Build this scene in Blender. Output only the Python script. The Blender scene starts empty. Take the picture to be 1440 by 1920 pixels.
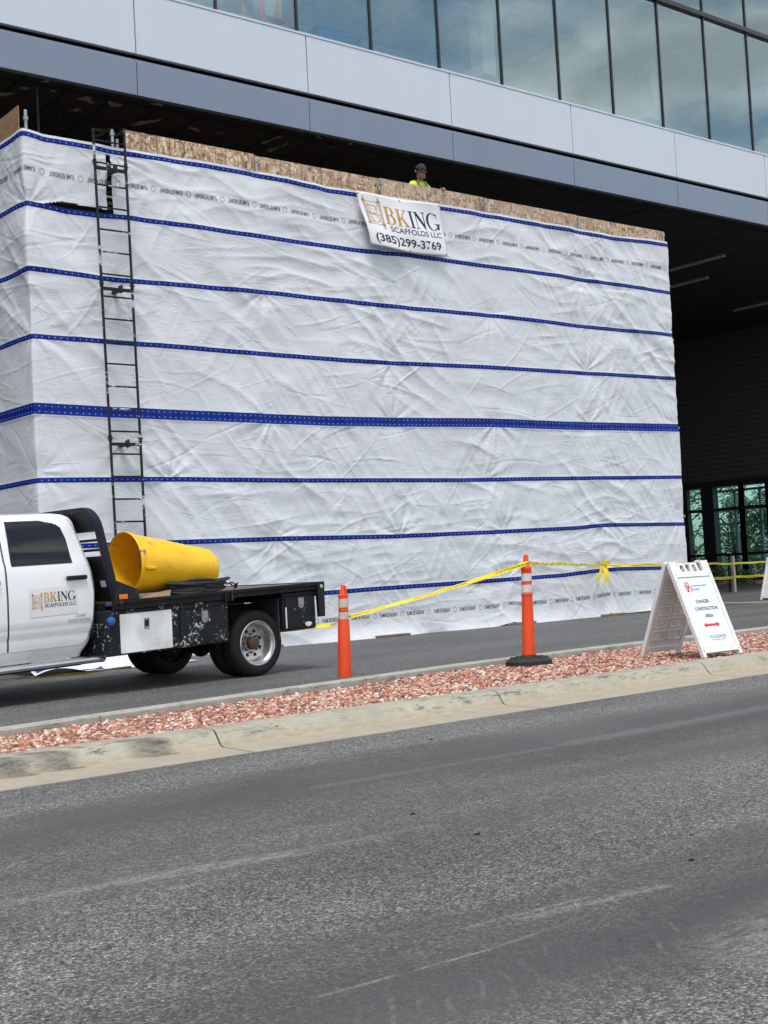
import bpy, bmesh, math, random
import numpy as np
from mathutils import Vector, Matrix

random.seed(7)
RNG = np.random.default_rng(11)
scene = bpy.context.scene
COL = scene.collection
R = math.radians

# ------------------------------------------------------------------ camera
cam_data = bpy.data.cameras.new("camera")
cam_data.sensor_fit = 'VERTICAL'
cam_data.sensor_height = 36.0
cam_data.lens = 36.0 * 2420.0 / 1920.0
cam_data.clip_start = 0.05
cam_data.clip_end = 2000.0
cam = bpy.data.objects.new("camera", cam_data)
COL.objects.link(cam)
cam.matrix_world = Matrix(((0.783885, 0.014108, -0.620746, 0.0),
                           (-0.618561, -0.069072, -0.782695, 0.0),
                           (-0.053918, 0.997512, -0.045418, 1.2),
                           (0, 0, 0, 1)))
scene.camera = cam

# ------------------------------------------------------------------ sky
SUN_EL, SUN_AZ = R(67.0), R(216.0)      # azimuth measured from +Y, clockwise seen from above
world = bpy.data.worlds.new("World")
scene.world = world
world.use_nodes = True
wn, wl = world.node_tree.nodes, world.node_tree.links
wn.clear()
w_out = wn.new("ShaderNodeOutputWorld")
w_bg = wn.new("ShaderNodeBackground")
w_sky = wn.new("ShaderNodeTexSky")
w_sky.sky_type = 'NISHITA'
w_sky.sun_disc = False
w_sky.sun_elevation = SUN_EL
w_sky.sun_rotation = SUN_AZ
w_tc = wn.new("ShaderNodeTexCoord")
w_map = wn.new("ShaderNodeMapping")
w_map.inputs["Scale"].default_value = (1.0, 1.0, 2.6)
w_map.inputs["Location"].default_value = (0.35, 0.1, 0.0)
w_n1 = wn.new("ShaderNodeTexNoise")
w_n1.inputs["Scale"].default_value = 4.6
w_n1.inputs["Detail"].default_value = 9.0
w_n1.inputs["Roughness"].default_value = 0.56
w_n1.inputs["Distortion"].default_value = 0.35
w_r = wn.new("ShaderNodeValToRGB")
w_r.color_ramp.elements[0].position = 0.41
w_r.color_ramp.elements[1].position = 0.57
w_n2 = wn.new("ShaderNodeTexNoise")
w_n2.inputs["Scale"].default_value = 4.0
w_n2.inputs["Detail"].default_value = 6.0
w_cr = wn.new("ShaderNodeValToRGB")
w_cr.color_ramp.elements[0].position = 0.36
w_cr.color_ramp.elements[0].color = (5.2, 5.5, 5.9, 1)
w_cr.color_ramp.elements[1].position = 0.60
w_cr.color_ramp.elements[1].color = (12.5, 12.5, 12.6, 1)
w_mx = wn.new("ShaderNodeMix")
w_mx.data_type = 'RGBA'
wl.new(w_tc.outputs["Generated"], w_map.inputs[0])
wl.new(w_map.outputs[0], w_n1.inputs["Vector"])
wl.new(w_map.outputs[0], w_n2.inputs["Vector"])
wl.new(w_n1.outputs["Fac"], w_r.inputs[0])
wl.new(w_n2.outputs["Fac"], w_cr.inputs[0])
wl.new(w_r.outputs[0], w_mx.inputs[0])
w_gain = wn.new("ShaderNodeVectorMath")       # thin haze brightens the blue between the clouds
w_gain.operation = 'MULTIPLY_ADD'
w_gain.inputs[1].default_value = (1.35, 1.4, 1.35)
w_gain.inputs[2].default_value = (1.0, 1.35, 1.5)
wl.new(w_sky.outputs[0], w_gain.inputs[0])
wl.new(w_gain.outputs[0], w_mx.inputs[6])
w_sep = wn.new("ShaderNodeSeparateXYZ")
wl.new(w_tc.outputs["Generated"], w_sep.inputs[0])
w_low = wn.new("ShaderNodeMapRange")          # clouds low in the sky are brighter than those overhead
w_low.inputs[1].default_value = 0.0
w_low.inputs[2].default_value = 0.75
w_low.inputs[3].default_value = 1.75
w_low.inputs[4].default_value = 0.9
wl.new(w_sep.outputs[2], w_low.inputs[0])
w_mul = wn.new("ShaderNodeVectorMath")
w_mul.operation = 'SCALE'
wl.new(w_cr.outputs[0], w_mul.inputs[0])
wl.new(w_low.outputs[0], w_mul.inputs["Scale"])
wl.new(w_mul.outputs[0], w_mx.inputs[7])
wl.new(w_mx.outputs[2], w_bg.inputs[0])
w_bg.inputs[1].default_value = 0.074
wl.new(w_bg.outputs[0], w_out.inputs[0])

# ------------------------------------------------------------------ sun behind thin cloud
sun_data = bpy.data.lights.new("sun", 'SUN')
sun_data.energy = 1.9
sun_data.angle = R(22.0)
sun_data.color = (1.0, 0.965, 0.91)
sun = bpy.data.objects.new("sun", sun_data)
COL.objects.link(sun)
_sd = Vector((math.sin(SUN_AZ) * math.cos(SUN_EL), math.cos(SUN_AZ) * math.cos(SUN_EL), math.sin(SUN_EL)))
sun.rotation_euler = _sd.to_track_quat('Z', 'Y').to_euler()

# ------------------------------------------------------------------ exposure
scene.render.engine = 'CYCLES'
scene.view_settings.view_transform = 'Standard'
scene.view_settings.look = 'None'
scene.view_settings.exposure = 0.56
scene.view_settings.gamma = 1.0
scene.cycles.max_bounces = 6
scene.cycles.transparent_max_bounces = 8
scene.cycles.use_denoising = True

# =================================================================== helpers
_ORG = {}


def origin(o):
    return _ORG.get(o.name, Vector((0, 0, 0)))


def tag(o, label=None, cat=None, group=None, kind=None):
    if label: o['label'] = label
    if cat: o['category'] = cat
    if group: o['group'] = group
    if kind: o['kind'] = kind
    return o


def thing(name, label, cat, loc=(0, 0, 0), rz=0.0, group=None):
    o = bpy.data.objects.new(name, None)
    o.empty_display_size = 0.2
    COL.objects.link(o)
    o.location = loc
    o.rotation_euler = (0, 0, rz)
    _ORG[o.name] = Vector(loc) if rz == 0.0 else Vector((0, 0, 0))
    return tag(o, label, cat, group)


class MB:
    """collects shapes and links them as one mesh object"""

    def __init__(self):
        self.v, self.f, self.smooth_faces = [], [], []

    def add(self, vs, fs):
        b = len(self.v)
        self.v.extend([tuple(p) for p in vs])
        self.f.extend([tuple(i + b for i in f) for f in fs])
        return self

    def box(self, x0, x1, y0, y1, z0, z1):
        vs = [(x0, y0, z0), (x1, y0, z0), (x1, y1, z0), (x0, y1, z0), (x0, y0, z1), (x1, y0, z1), (x1, y1, z1), (x0, y1, z1)]
        return self.add(vs, [(0, 3, 2, 1), (4, 5, 6, 7), (0, 1, 5, 4), (1, 2, 6, 5), (2, 3, 7, 6), (3, 0, 4, 7)])

    def hexa(self, p):      # eight corners, bottom ring then top ring
        return self.add(p, [(0, 3, 2, 1), (4, 5, 6, 7), (0, 1, 5, 4), (1, 2, 6, 5), (2, 3, 7, 6), (3, 0, 4, 7)])

    def sweep(self, pts, prof, up=(0, 0, 1), closed=False, caps=True):
        """prof: 2D (side, up) outline carried along pts"""
        pts = [Vector(p) for p in pts]
        n = len(pts)
        rings = []
        up = Vector(up)
        for i, p in enumerate(pts):
            if closed:
                t = pts[(i + 1) % n] - pts[i - 1]
            else:
                t = pts[min(i + 1, n - 1)] - pts[max(i - 1, 0)]
            t.normalize()
            side = t.cross(up)
            if side.length < 1e-4:
                side = t.cross(Vector((1, 0, 0)))
            side.normalize()
            u2 = side.cross(t)
            rings.append([p + side * a + u2 * b for a, b in prof])
        m = len(prof)
        vs = [q for r in rings for q in r]
        fs = []
        last = n if closed else n - 1
        for i in range(last):
            j = (i + 1) % n
            for k in range(m):
                k2 = (k + 1) % m
                fs.append((i * m + k, j * m + k, j * m + k2, i * m + k2))
        if caps and not closed:
            fs.append(tuple(range(m)))
            fs.append(tuple((n - 1) * m + k for k in range(m - 1, -1, -1)))
        return self.add(vs, fs)

    def tube(self, pts, r, n=10, closed=False, caps=True, up=(0, 0, 1)):
        prof = [(r * math.cos(2 * math.pi * k / n), r * math.sin(2 * math.pi * k / n)) for k in range(n)]
        return self.sweep(pts, prof, up, closed, caps)

    def bar(self, p0, p1, a, b, up=(0, 0, 1)):
        return self.sweep([p0, p1], [(-a / 2, -b / 2), (a / 2, -b / 2), (a / 2, b / 2), (-a / 2, b / 2)], up)

    def lathe(self, prof, o=(0, 0, 0), axis='z', n=32, closed_profile=False, tilt=None):
        """prof: (radius, height) pairs turned round the axis"""
        vs, fs = [], []
        m = len(prof)
        for k in range(n):
            a = 2 * math.pi * k / n
            c, s = math.cos(a), math.sin(a)
            for r, h in prof:
                if axis == 'z':
                    p = (r * c, r * s, h)
                elif axis == 'x':
                    p = (h, r * c, r * s)
                else:
                    p = (r * c, h, r * s)
                vs.append((p[0] + o[0], p[1] + o[1], p[2] + o[2]))
        mm = m if closed_profile else m - 1
        for k in range(n):
            k2 = (k + 1) % n
            for i in range(mm):
                j = (i + 1) % m
                fs.append((k * m + i, k2 * m + i, k2 * m + j, k * m + j))
        return self.add(vs, fs)

    def poly(self, pts, off):
        """a flat outline given thickness: off is the vector to its other side"""
        n = len(pts)
        off = Vector(off)
        a = [Vector(p) for p in pts]
        vs = a + [p + off for p in a]
        fs = [tuple(range(n)), tuple(range(2 * n - 1, n - 1, -1))]
        fs += [(i, i + n, (i + 1) % n + n, (i + 1) % n) for i in range(n)]
        return self.add(vs, fs)

    def grid(self, fn, us, vs_):
        nu, nv = len(us), len(vs_)
        pts = [fn(u, v) for v in vs_ for u in us]
        fs = [(j * nu + i, j * nu + i + 1, (j + 1) * nu + i + 1, (j + 1) * nu + i) for j in range(nv - 1) for i in range(nu - 1)]
        return self.add(pts, fs)

    def mapped(self, fn):
        self.v = [tuple(fn(*p)) for p in self.v]
        return self

    def build(self, name, mat, parent=None, smooth=False, bevel=0.0, seg=2, solid=0.0, subsurf=0, local=False, recalc=True):
        me = bpy.data.meshes.new(name)
        off = origin(parent) if (parent is not None and not local) else Vector((0, 0, 0))
        me.from_pydata([(p[0] - off[0], p[1] - off[1], p[2] - off[2]) for p in self.v], [], self.f)
        if recalc:
            bm = bmesh.new()
            bm.from_mesh(me)
            bmesh.ops.recalc_face_normals(bm, faces=bm.faces)
            bm.to_mesh(me)
            bm.free()
        me.update()
        if smooth:
            me.polygons.foreach_set("use_smooth", [True] * len(me.polygons))
            if smooth != 'all':
                me.set_sharp_from_angle(angle=R(38))
        o = bpy.data.objects.new(name, me)
        COL.objects.link(o)
        _ORG[o.name] = off.copy()
        if parent is not None:
            o.parent = parent
        if mat is not None:
            me.materials.append(mat)
        if solid:
            m = o.modifiers.new("solid", 'SOLIDIFY')
            m.thickness = solid
        if bevel:
            m = o.modifiers.new("bevel", 'BEVEL')
            m.width = bevel
            m.segments = seg
            m.limit_method = 'ANGLE'
            m.angle_limit = R(35)
            m.harden_normals = False
        if subsurf:
            m = o.modifiers.new("sub", 'SUBSURF')
            m.levels = subsurf
            m.render_levels = subsurf
        return o


def copy_tree(o, parent=None):
    c = o.copy()
    COL.objects.link(c)
    _ORG[c.name] = origin(o).copy()
    c.parent = parent
    for ch in list(o.children):
        copy_tree(ch, c)
    return c


# ---- materials
def new_mat(name):
    m = bpy.data.materials.new(name)
    m.use_nodes = True
    nt = m.node_tree
    return m, nt, nt.nodes["Principled BSDF"]


class NT:
    """short-hand for wiring shader nodes"""

    def __init__(self, nt):
        self.nt, self.n, self.l = nt, nt.nodes, nt.links

    def link(self, a, b):
        self.l.new(a, b)

    def val(self, sock, v):
        if hasattr(v, 'is_output') or isinstance(v, bpy.types.NodeSocket):
            self.l.new(v, sock)
        else:
            sock.default_value = v

    def math(self, op, a, b=None, c=None, clamp=False):
        n = self.n.new("ShaderNodeMath")
        n.operation = op
        n.use_clamp = clamp
        self.val(n.inputs[0], a)
        if b is not None: self.val(n.inputs[1], b)
        if c is not None: self.val(n.inputs[2], c)
        return n.outputs[0]

    def coords(self, kind="Object"):
        return self.n.new("ShaderNodeTexCoord").outputs[kind]

    def mapping(self, vec, scale=(1, 1, 1), rot=(0, 0, 0), loc=(0, 0, 0)):
        n = self.n.new("ShaderNodeMapping")
        self.l.new(vec, n.inputs[0])
        n.inputs["Scale"].default_value = scale
        n.inputs["Rotation"].default_value = rot
        n.inputs["Location"].default_value = loc
        return n.outputs[0]

    def noise(self, vec, scale, detail=4.0, rough=0.55, dist=0.0, out="Fac"):
        n = self.n.new("ShaderNodeTexNoise")
        self.l.new(vec, n.inputs["Vector"])
        n.inputs["Scale"].default_value = scale
        n.inputs["Detail"].default_value = detail
        n.inputs["Roughness"].default_value = rough
        n.inputs["Distortion"].default_value = dist
        return n.outputs[out]

    def voronoi(self, vec, scale, feature='F1', out="Distance", rnd=1.0):
        n = self.n.new("ShaderNodeTexVoronoi")
        n.feature = feature
        self.l.new(vec, n.inputs["Vector"])
        n.inputs["Scale"].default_value = scale
        n.inputs["Randomness"].default_value = rnd
        return n.outputs[out]

    def ramp(self, fac, stops, interp='LINEAR'):
        n = self.n.new("ShaderNodeValToRGB")
        self.l.new(fac, n.inputs[0])
        cr = n.color_ramp
        cr.interpolation = interp
        while len(cr.elements) < len(stops):
            cr.elements.new(0.5)
        for e, (p, c) in zip(cr.elements, stops):
            e.position = p
            e.color = (c, c, c, 1) if not hasattr(c, '__len__') else (c[0], c[1], c[2], 1)
        return n.outputs[0]

    def mix(self, fac, a, b, mode='MIX'):
        n = self.n.new("ShaderNodeMix")
        n.data_type = 'RGBA'
        n.blend_type = mode
        self.val(n.inputs[0], fac)
        for s, v in ((n.inputs[6], a), (n.inputs[7], b)):
            if isinstance(v, bpy.types.NodeSocket):
                self.l.new(v, s)
            else:
                s.default_value = (v[0], v[1], v[2], 1)
        return n.outputs[2]

    def bump(self, height, strength=0.3, distance=0.01, normal=None):
        n = self.n.new("ShaderNodeBump")
        self.l.new(height, n.inputs["Height"])
        n.inputs["Strength"].default_value = strength
        n.inputs["Distance"].default_value = distance
        if normal is not None:
            self.l.new(normal, n.inputs["Normal"])
        return n.outputs[0]

    def sep(self, vec):
        n = self.n.new("ShaderNodeSeparateXYZ")
        self.l.new(vec, n.inputs[0])
        return n.outputs


def simple(name, c1, c2=None, scale=6.0, rough=0.5, metal=0.0, bump=0.0, bscale=60.0, rvar=0.1, stretch=(1, 1, 1), coat=0.0, spec=0.5):
    """colour that wanders between c1 and c2, with fine bump"""
    m, nt, b = new_mat(name)
    t = NT(nt)
    co = t.mapping(t.coords(), stretch)
    if c2 is None:
        c2 = tuple(x * 0.82 for x in c1)
    f = t.noise(co, scale, 5.0, 0.6)
    fr = t.ramp(f, [(0.32, 0.0), (0.68, 1.0)])
    t.link(t.mix(fr, c1, c2), b.inputs["Base Color"])
    t.link(t.math('MULTIPLY_ADD', f, rvar * 2, rough - rvar), b.inputs["Roughness"])
    b.inputs["Metallic"].default_value = metal
    b.inputs["Specular IOR Level"].default_value = spec
    if coat:
        b.inputs["Coat Weight"].default_value = coat
        b.inputs["Coat Roughness"].default_value = 0.08
    if bump:
        h = t.noise(co, bscale, 3.0, 0.6)
        t.link(t.bump(h, bump, 0.004), b.inputs["Normal"])
    return m


def chipped(name, base, under, amount=0.55, scale=9.0, rough=0.5, metal=0.0, stretch=(1, 1, 1), bscale=40.0):
    """paint with chips and scrapes that show what lies under it"""
    m, nt, b = new_mat(name)
    t = NT(nt)
    co = t.mapping(t.coords(), stretch)
    f = t.noise(co, scale, 8.0, 0.72, 0.4)
    f2 = t.noise(co, scale * 0.25, 2.0, 0.5)
    s = t.math('ADD', t.math('MULTIPLY', f, 0.75), t.math('MULTIPLY', f2, 0.35))
    k = t.ramp(s, [(amount, 0.0), (amount + 0.025, 1.0)])
    tone = t.ramp(t.noise(co, 3.0, 4.0), [(0.3, 0.75), (0.7, 1.15)])
    bc = t.mix(1.0, base, tone, 'MULTIPLY')
    t.link(t.mix(k, bc, under), b.inputs["Base Color"])
    b.inputs["Roughness"].default_value = rough
    b.inputs["Specular IOR Level"].default_value = 0.22
    b.inputs["Metallic"].default_value = metal
    t.link(t.bump(t.noise(co, bscale, 4.0), 0.15, 0.004), b.inputs["Normal"])
    return m


M = {}
M['black_metal'] = simple('black_metal', (0.006, 0.006, 0.0065), (0.014, 0.013, 0.012), 7, 0.5, 0.0, 0.1, 50, spec=0.3)
M['rusty_black'] = chipped('rusty_black', (0.009, 0.009, 0.010), (0.075, 0.040, 0.024), 0.63, 14, 0.6)
M['black_rubber'] = simple('black_rubber', (0.012, 0.012, 0.012), (0.024, 0.023, 0.022), 12, 0.75, 0.0, 0.25, 90)
M['orange_plastic'] = simple('orange_plastic', (0.80, 0.070, 0.008), (0.70, 0.055, 0.006), 3, 0.42, 0.0, 0.05, 30, 0.1, (1, 1, .5))
M['reflective'] = simple('reflective', (0.62, 0.62, 0.61), (0.5, 0.5, 0.49), 30, 0.35, 0.0, 0.05, 200)
M['reflective_old'] = simple('reflective_old', (0.58, 0.50, 0.38), (0.48, 0.40, 0.30), 30, 0.4, 0.0, 0.05, 200)
M['white_plastic'] = simple('white_plastic', (0.78, 0.77, 0.76), (0.68, 0.66, 0.64), 5, 0.45, 0.0, 0.05, 40)
M['white_panel'] = simple('white_panel', (0.72, 0.76, 0.84), (0.70, 0.74, 0.82), 2, 0.35)
M['ink'] = simple('ink', (0.012, 0.014, 0.03), None, 5, 0.5)
M['navy_ink'] = simple('navy_ink', (0.006, 0.012, 0.035), None, 5, 0.5)
M['gold_ink'] = simple('gold_ink', (0.42, 0.20, 0.035), (0.62, 0.34, 0.07), 9, 0.4)
M['red_ink'] = simple('red_ink', (0.75, 0.03, 0.045), None, 5, 0.5)
M['grey_ink'] = simple('grey_ink', (0.2, 0.21, 0.24), None, 5, 0.5)
M['print_ink'] = simple('print_ink', (0.03, 0.035, 0.04), (0.10, 0.11, 0.12), 25, 0.5)
M['grey_steel'] = simple('grey_steel', (0.36, 0.37, 0.39), (0.22, 0.22, 0.23), 14, 0.42, 0.7, 0.1, 60)
M['blue_plastic'] = simple('blue_plastic', (0.02, 0.13, 0.42), None, 4, 0.35)

# =================================================================== ground, road, kerbs, gravel
def lerp_list(x, pts):
    return float(np.interp(x, [p[0] for p in pts], [p[1] for p in pts]))


def segment_mask(t, x, y, p0, p1, w, soft):
    """1 near a line drawn on the road between two points"""
    dx, dy = p1[0] - p0[0], p1[1] - p0[1]
    L2 = dx * dx + dy * dy
    u = t.math('DIVIDE', t.math('ADD', t.math('MULTIPLY', t.math('SUBTRACT', x, p0[0]), dx), t.math('MULTIPLY', t.math('SUBTRACT', y, p0[1]), dy)), L2, clamp=True)
    ex = t.math('SUBTRACT', t.math('SUBTRACT', x, p0[0]), t.math('MULTIPLY', u, dx))
    ey = t.math('SUBTRACT', t.math('SUBTRACT', y, p0[1]), t.math('MULTIPLY', u, dy))
    d = t.math('SQRT', t.math('ADD', t.math('MULTIPLY', ex, ex), t.math('MULTIPLY', ey, ey)))
    return t.math('SUBTRACT', 1.0, t.math('DIVIDE', t.math('SUBTRACT', d, w), soft, clamp=True))


def asphalt_road():
    m, nt, b = new_mat('chip_seal_road')
    t = NT(nt)
    co = t.coords()
    o = t.sep(co)
    x, y = o[0], o[1]
    # stones of the seal
    vcol = t.voronoi(co, 118.0, 'F1', "Color")
    vs = t.sep(vcol)
    stone = t.ramp(vs[0], [(0.0, (0.034, 0.033, 0.033)), (0.25, (0.072, 0.071, 0.070)), (0.60, (0.145, 0.142, 0.138)), (0.86, (0.22, 0.216, 0.208)), (1.0, (0.36, 0.35, 0.335))])
    vcol2 = t.sep(t.voronoi(co, 47.0, 'F1', "Color"))
    big = t.ramp(vcol2[1], [(0.0, 0.72), (1.0, 1.22)])
    stone = t.mix(1.0, stone, big, 'MULTIPLY')
    tar = (0.060, 0.059, 0.0585)
    # how much of the stone stands clear of the binder: wheel paths and streaks along the road
    st = t.mapping(co, (0.16, 1.15, 1.0), (0, 0, R(-2.0)))
    n1 = t.noise(st, 1.0, 5.0, 0.55, 0.3)
    n2 = t.noise(t.mapping(co, (0.55, 3.6, 1.0), (0, 0, R(1.5))), 1.3, 5.0, 0.6)
    n3 = t.noise(co, 1.1, 6.0, 0.62)
    clear = t.math('ADD', t.math('MULTIPLY', n1, 0.9), t.math('ADD', t.math('MULTIPLY', n2, 0.45), t.math('MULTIPLY', n3, 0.45)))
    # wheel paths
    for yc, w, amt in ((6.15, 0.65, -0.42), (5.05, 0.50, -0.22), (4.00, 0.60, 0.26), (2.80, 0.50, -0.40), (7.2, 0.45, 0.22), (2.1, .3, .2)):
        g = t.math('SUBTRACT', 1.0, t.math('DIVIDE', t.math('ABSOLUTE', t.math('SUBTRACT', t.math('ADD', y, t.math('MULTIPLY', n3, 0.35)), yc + 0.17)), w, clamp=True))
        clear = t.math('ADD', clear, t.math('MULTIPLY', g, amt))
    k = t.ramp(clear, [(0.50, 0.12), (0.85, 0.55), (1.15, 1.0)])
    col = t.mix(k, tar, stone)
    # old oil and rubber: broad soft darker patches along the lanes
    pat = t.noise(t.mapping(co, (0.22, 0.75, 1.0), (0, 0, R(-3)), (3.1, 0.4, 0)), 1.0, 4.0, 0.55, 0.5)
    col = t.mix(1.0, col, t.ramp(pat, [(0.36, 0.70), (0.52, 1.0), (0.68, 1.22)]), 'MULTIPLY')
    # pale scuffs
    ragged = t.ramp(t.noise(t.mapping(co, (6, 22, 1)), 1.4, 6.0, 0.75), [(0.42, 0.0), (0.56, 1.0)])
    scuffs = None
    for p0, p1, w, s, a in (((1.6, 4.92), (2.56, 4.84), 0.02, 0.045, 0.55), ((2.4, 4.85), (3.15, 4.73), 0.035, 0.05, 0.75), ((3.1, 4.74), (3.9, 4.69), 0.01, 0.05, 0.35),
                            ((2.10, 3.09), (2.75, 3.05), 0.002, 0.012, 0.7), ((2.75, 3.05), (3.1, 3.075), 0.002, 0.012, 0.5),
                            ((3.05, 3.22), (3.70, 3.15), 0.012, 0.03, 0.6), ((2.85, 3.29), (3.42, 3.25), 0.003, 0.014, 0.5),
                            ((6.2, 6.0), (9.0, 6.05), 0.03, 0.09, 0.35), ((4.2, 6.05), (6.0, 5.98), 0.01, 0.05, 0.3)):
        q = t.math('MULTIPLY', segment_mask(t, x, y, p0, p1, w, s), a * 0.6)
        scuffs = q if scuffs is None else t.math('MAXIMUM', scuffs, q)
    # turning scrub marks: arcs of broken pale dashes
    ang = t.mapping(co, (1, 1, 1), (0, 0, R(34)))
    wv = nt.nodes.new("ShaderNodeTexWave")
    t.link(ang, wv.inputs["Vector"])
    wv.wave_type = 'BANDS'
    wv.inputs["Scale"].default_value = 3.6
    wv.inputs["Distortion"].default_value = 5.0
    wv.inputs["Detail"].default_value = 2.0
    wv.inputs["Detail Scale"].default_value = 0.8
    dash = t.math('MULTIPLY', t.ramp(wv.outputs["Fac"], [(0.86, 0.0), (0.97, 1.0)]), t.ramp(t.noise(co, 3.4, 3.0, 0.6), [(0.46, 0.0), (0.60, 1.0)]))
    zone = segment_mask(t, x, y, (2.35, 2.75), (3.6, 2.62), 0.12, 0.30)
    q = t.math('MULTIPLY', t.math('MULTIPLY', dash, zone), 0.2)
    scuffs = t.math('MAXIMUM', scuffs, q)
    zone2 = segment_mask(t, x, y, (3.35, 2.42), (4.2, 2.55), 0.06, 0.28)
    scuffs = t.math('MAXIMUM', scuffs, t.math('MULTIPLY', zone2, 0.42))
    fine = t.ramp(vs[1], [(0.15, 0.35), (0.8, 1.0)])
    scuffs = t.math('MULTIPLY', t.math('MULTIPLY', scuffs, t.math('MULTIPLY_ADD', ragged, 0.85, 0.15)), fine)
    col = t.mix(scuffs, col, (0.46, 0.44, 0.41))
    t.link(col, b.inputs["Base Color"])
    t.link(t.math('MULTIPLY_ADD', k, 0.28, 0.52), b.inputs["Roughness"])
    h = t.math('MULTIPLY', t.voronoi(co, 118.0, 'F1', "Distance"), -1.0)
    h = t.math('MULTIPLY', h, t.math('MULTIPLY_ADD', k, 0.8, 0.25))
    t.link(t.bump(h, 0.75, 0.012), b.inputs["Normal"])
    return m


def asphalt_lot():
    m, nt, b = new_mat('lot_asphalt')
    t = NT(nt)
    co = t.coords()
    v = t.sep(t.voronoi(co, 70.0, 'F1', "Color"))
    stone = t.ramp(v[0], [(0.0, (0.045, 0.045, 0.046)), (0.7, (0.092, 0.091, 0.091)), (0.95, (0.17, 0.168, 0.165)), (1.0, (0.34, 0.33, 0.32))])
    n1 = t.noise(t.mapping(co, (0.25, 0.9, 1)), 1.0, 6.0, 0.6)
    tone = t.ramp(n1, [(0.3, 0.72), (0.7, 1.22)])
    col = t.mix(1.0, stone, tone, 'MULTIPLY')
    litter = t.ramp(t.voronoi(co, 3.1, 'F1', "Distance"), [(0.0, 1.0), (0.045, 1.0), (0.055, 0.0)])
    pick = t.ramp(t.sep(t.voronoi(co, 3.1, 'F1', "Color"))[0], [(0.8, 0.0), (0.82, 1.0)])
    col = t.mix(t.math('MULTIPLY', litter, pick), col, (0.42, 0.40, 0.37))
    t.link(col, b.inputs["Base Color"])
    b.inputs["Roughness"].default_value = 0.72
    t.link(t.bump(v[0], 0.35, 0.006), b.inputs["Normal"])
    return m


def kerb_concrete(name, base, pale, stain, rust, scuff=False):
    m, nt, b = new_mat(name)
    t = NT(nt)
    co = t.coords()
    o = t.sep(co)
    n = t.noise(co, 4.0, 8.0, 0.7)
    col = t.mix(t.ramp(n, [(0.3, 0.0), (0.7, 1.0)]), base, pale)
    grit = t.ramp(t.noise(co, 160.0, 2.0, 0.6), [(0.25, 0.82), (0.75, 1.12)])
    col = t.mix(1.0, col, grit, 'MULTIPLY')
    # black mould on the upper face, in patches
    mould = t.ramp(t.noise(t.mapping(co, (1.6, 5, 6)), 3.2, 10.0, 0.78), [(0.52, 0.0), (0.61, 1.0)])
    patch = t.ramp(t.noise(t.mapping(co, (0.6, 0.6, 0.6)), 1.6, 3.0), [(0.38, 0.1), (0.58, 1.0)])
    zup = t.ramp(o[2], [(0.03, 0.0), (0.075, 1.0)])
    col = t.mix(t.math('MULTIPLY', t.math('MULTIPLY', mould, patch), t.math('MULTIPLY', zup, 0.85)), col, stain)
    # tan silt along the foot
    silt = t.math('MULTIPLY', t.ramp(o[2], [(0.006, 0.0), (0.02, 1.0), (0.055, 0.15), (0.075, 0.0)]), t.ramp(t.noise(t.mapping(co, (2.5, 14, 14)), 3.0, 8.0, 0.7), [(0.42, 0.0), (0.58, 1.0)]))
    col = t.mix(t.math('MULTIPLY', silt, 0.8), col, rust)
    if scuff:
        yz = t.math('SUBTRACT', o[1], t.math('MULTIPLY', o[2], 0.8))
        m_ = None
        for x0 in (3.12, 3.44, 4.14):
            for p0, p1, w, sf in (((x0 - .06, 8.09), (x0 + .12, 8.04), .018, .06), ((x0 + .08, 8.05), (x0 + .26, 7.99), .010, .035)):
                q = segment_mask(t, o[0], yz, p0, p1, w, sf)
                m_ = q if m_ is None else t.math('MAXIMUM', m_, q)
        rub = t.ramp(t.noise(t.mapping(co, (3, 9, 9)), 5.0, 6.0, 0.7), [(0.30, 0.35), (0.62, 1.0)])
        col = t.mix(t.math('MULTIPLY', t.math('MULTIPLY', m_, rub), 0.85), col, (0.05, 0.05, 0.047))
    t.link(col, b.inputs["Base Color"])
    b.inputs["Roughness"].default_value = 0.85
    hh = t.math('ADD', t.noise(co, 55.0, 5.0, 0.65), t.math('MULTIPLY', t.noise(co, 9.0, 3.0), 1.2))
    t.link(t.bump(hh, 0.35, 0.012), b.inputs["Normal"])
    return m


M['road'] = asphalt_road()
M['lot'] = asphalt_lot()
M['kerb'] = kerb_concrete('kerb_concrete', (0.30, 0.282, 0.222), (0.42, 0.392, 0.315), (0.035, 0.035, 0.03), (0.33, 0.20, 0.09), True)
M['gutter'] = kerb_concrete('gutter_concrete', (0.315, 0.275, 0.215), (0.40, 0.355, 0.285), (0.2, 0.18, 0.14), (0.36, 0.24, 0.12))
M['back_kerb'] = kerb_concrete('back_kerb_concrete', (0.30, 0.285, 0.25), (0.44, 0.42, 0.37), (0.12, 0.11, 0.09), (0.24, 0.20, 0.16))
M['earth'] = simple('earth', (0.16, 0.13, 0.10), (0.10, 0.08, 0.06), 2, 0.9, 0, 0.3, 20)
M['concrete'] = simple('concrete', (0.34, 0.33, 0.31), (0.26, 0.25, 0.235), 3, 0.85, 0, 0.2, 60)

struct = dict(kind='structure')
mb = MB(); mb.add([(-500, -400, -0.06), (500, -400, -0.06), (500, 500, -0.06), (-500, 500, -0.06)], [(0, 1, 2, 3)])
tag(mb.build('ground', M['earth'], recalc=False), 'bare brown ground stretching out to the horizon', 'ground', kind='structure')
mb = MB(); mb.add([(-90, -12, 0.0), (120, -12, 0.0), (120, 7.64, 0.0), (-90, 7.64, 0.0)], [(0, 1, 2, 3)])
tag(mb.build('road', M['road'], recalc=False), 'worn grey chip seal road with pale scuff streaks', 'road', kind='structure')

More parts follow.
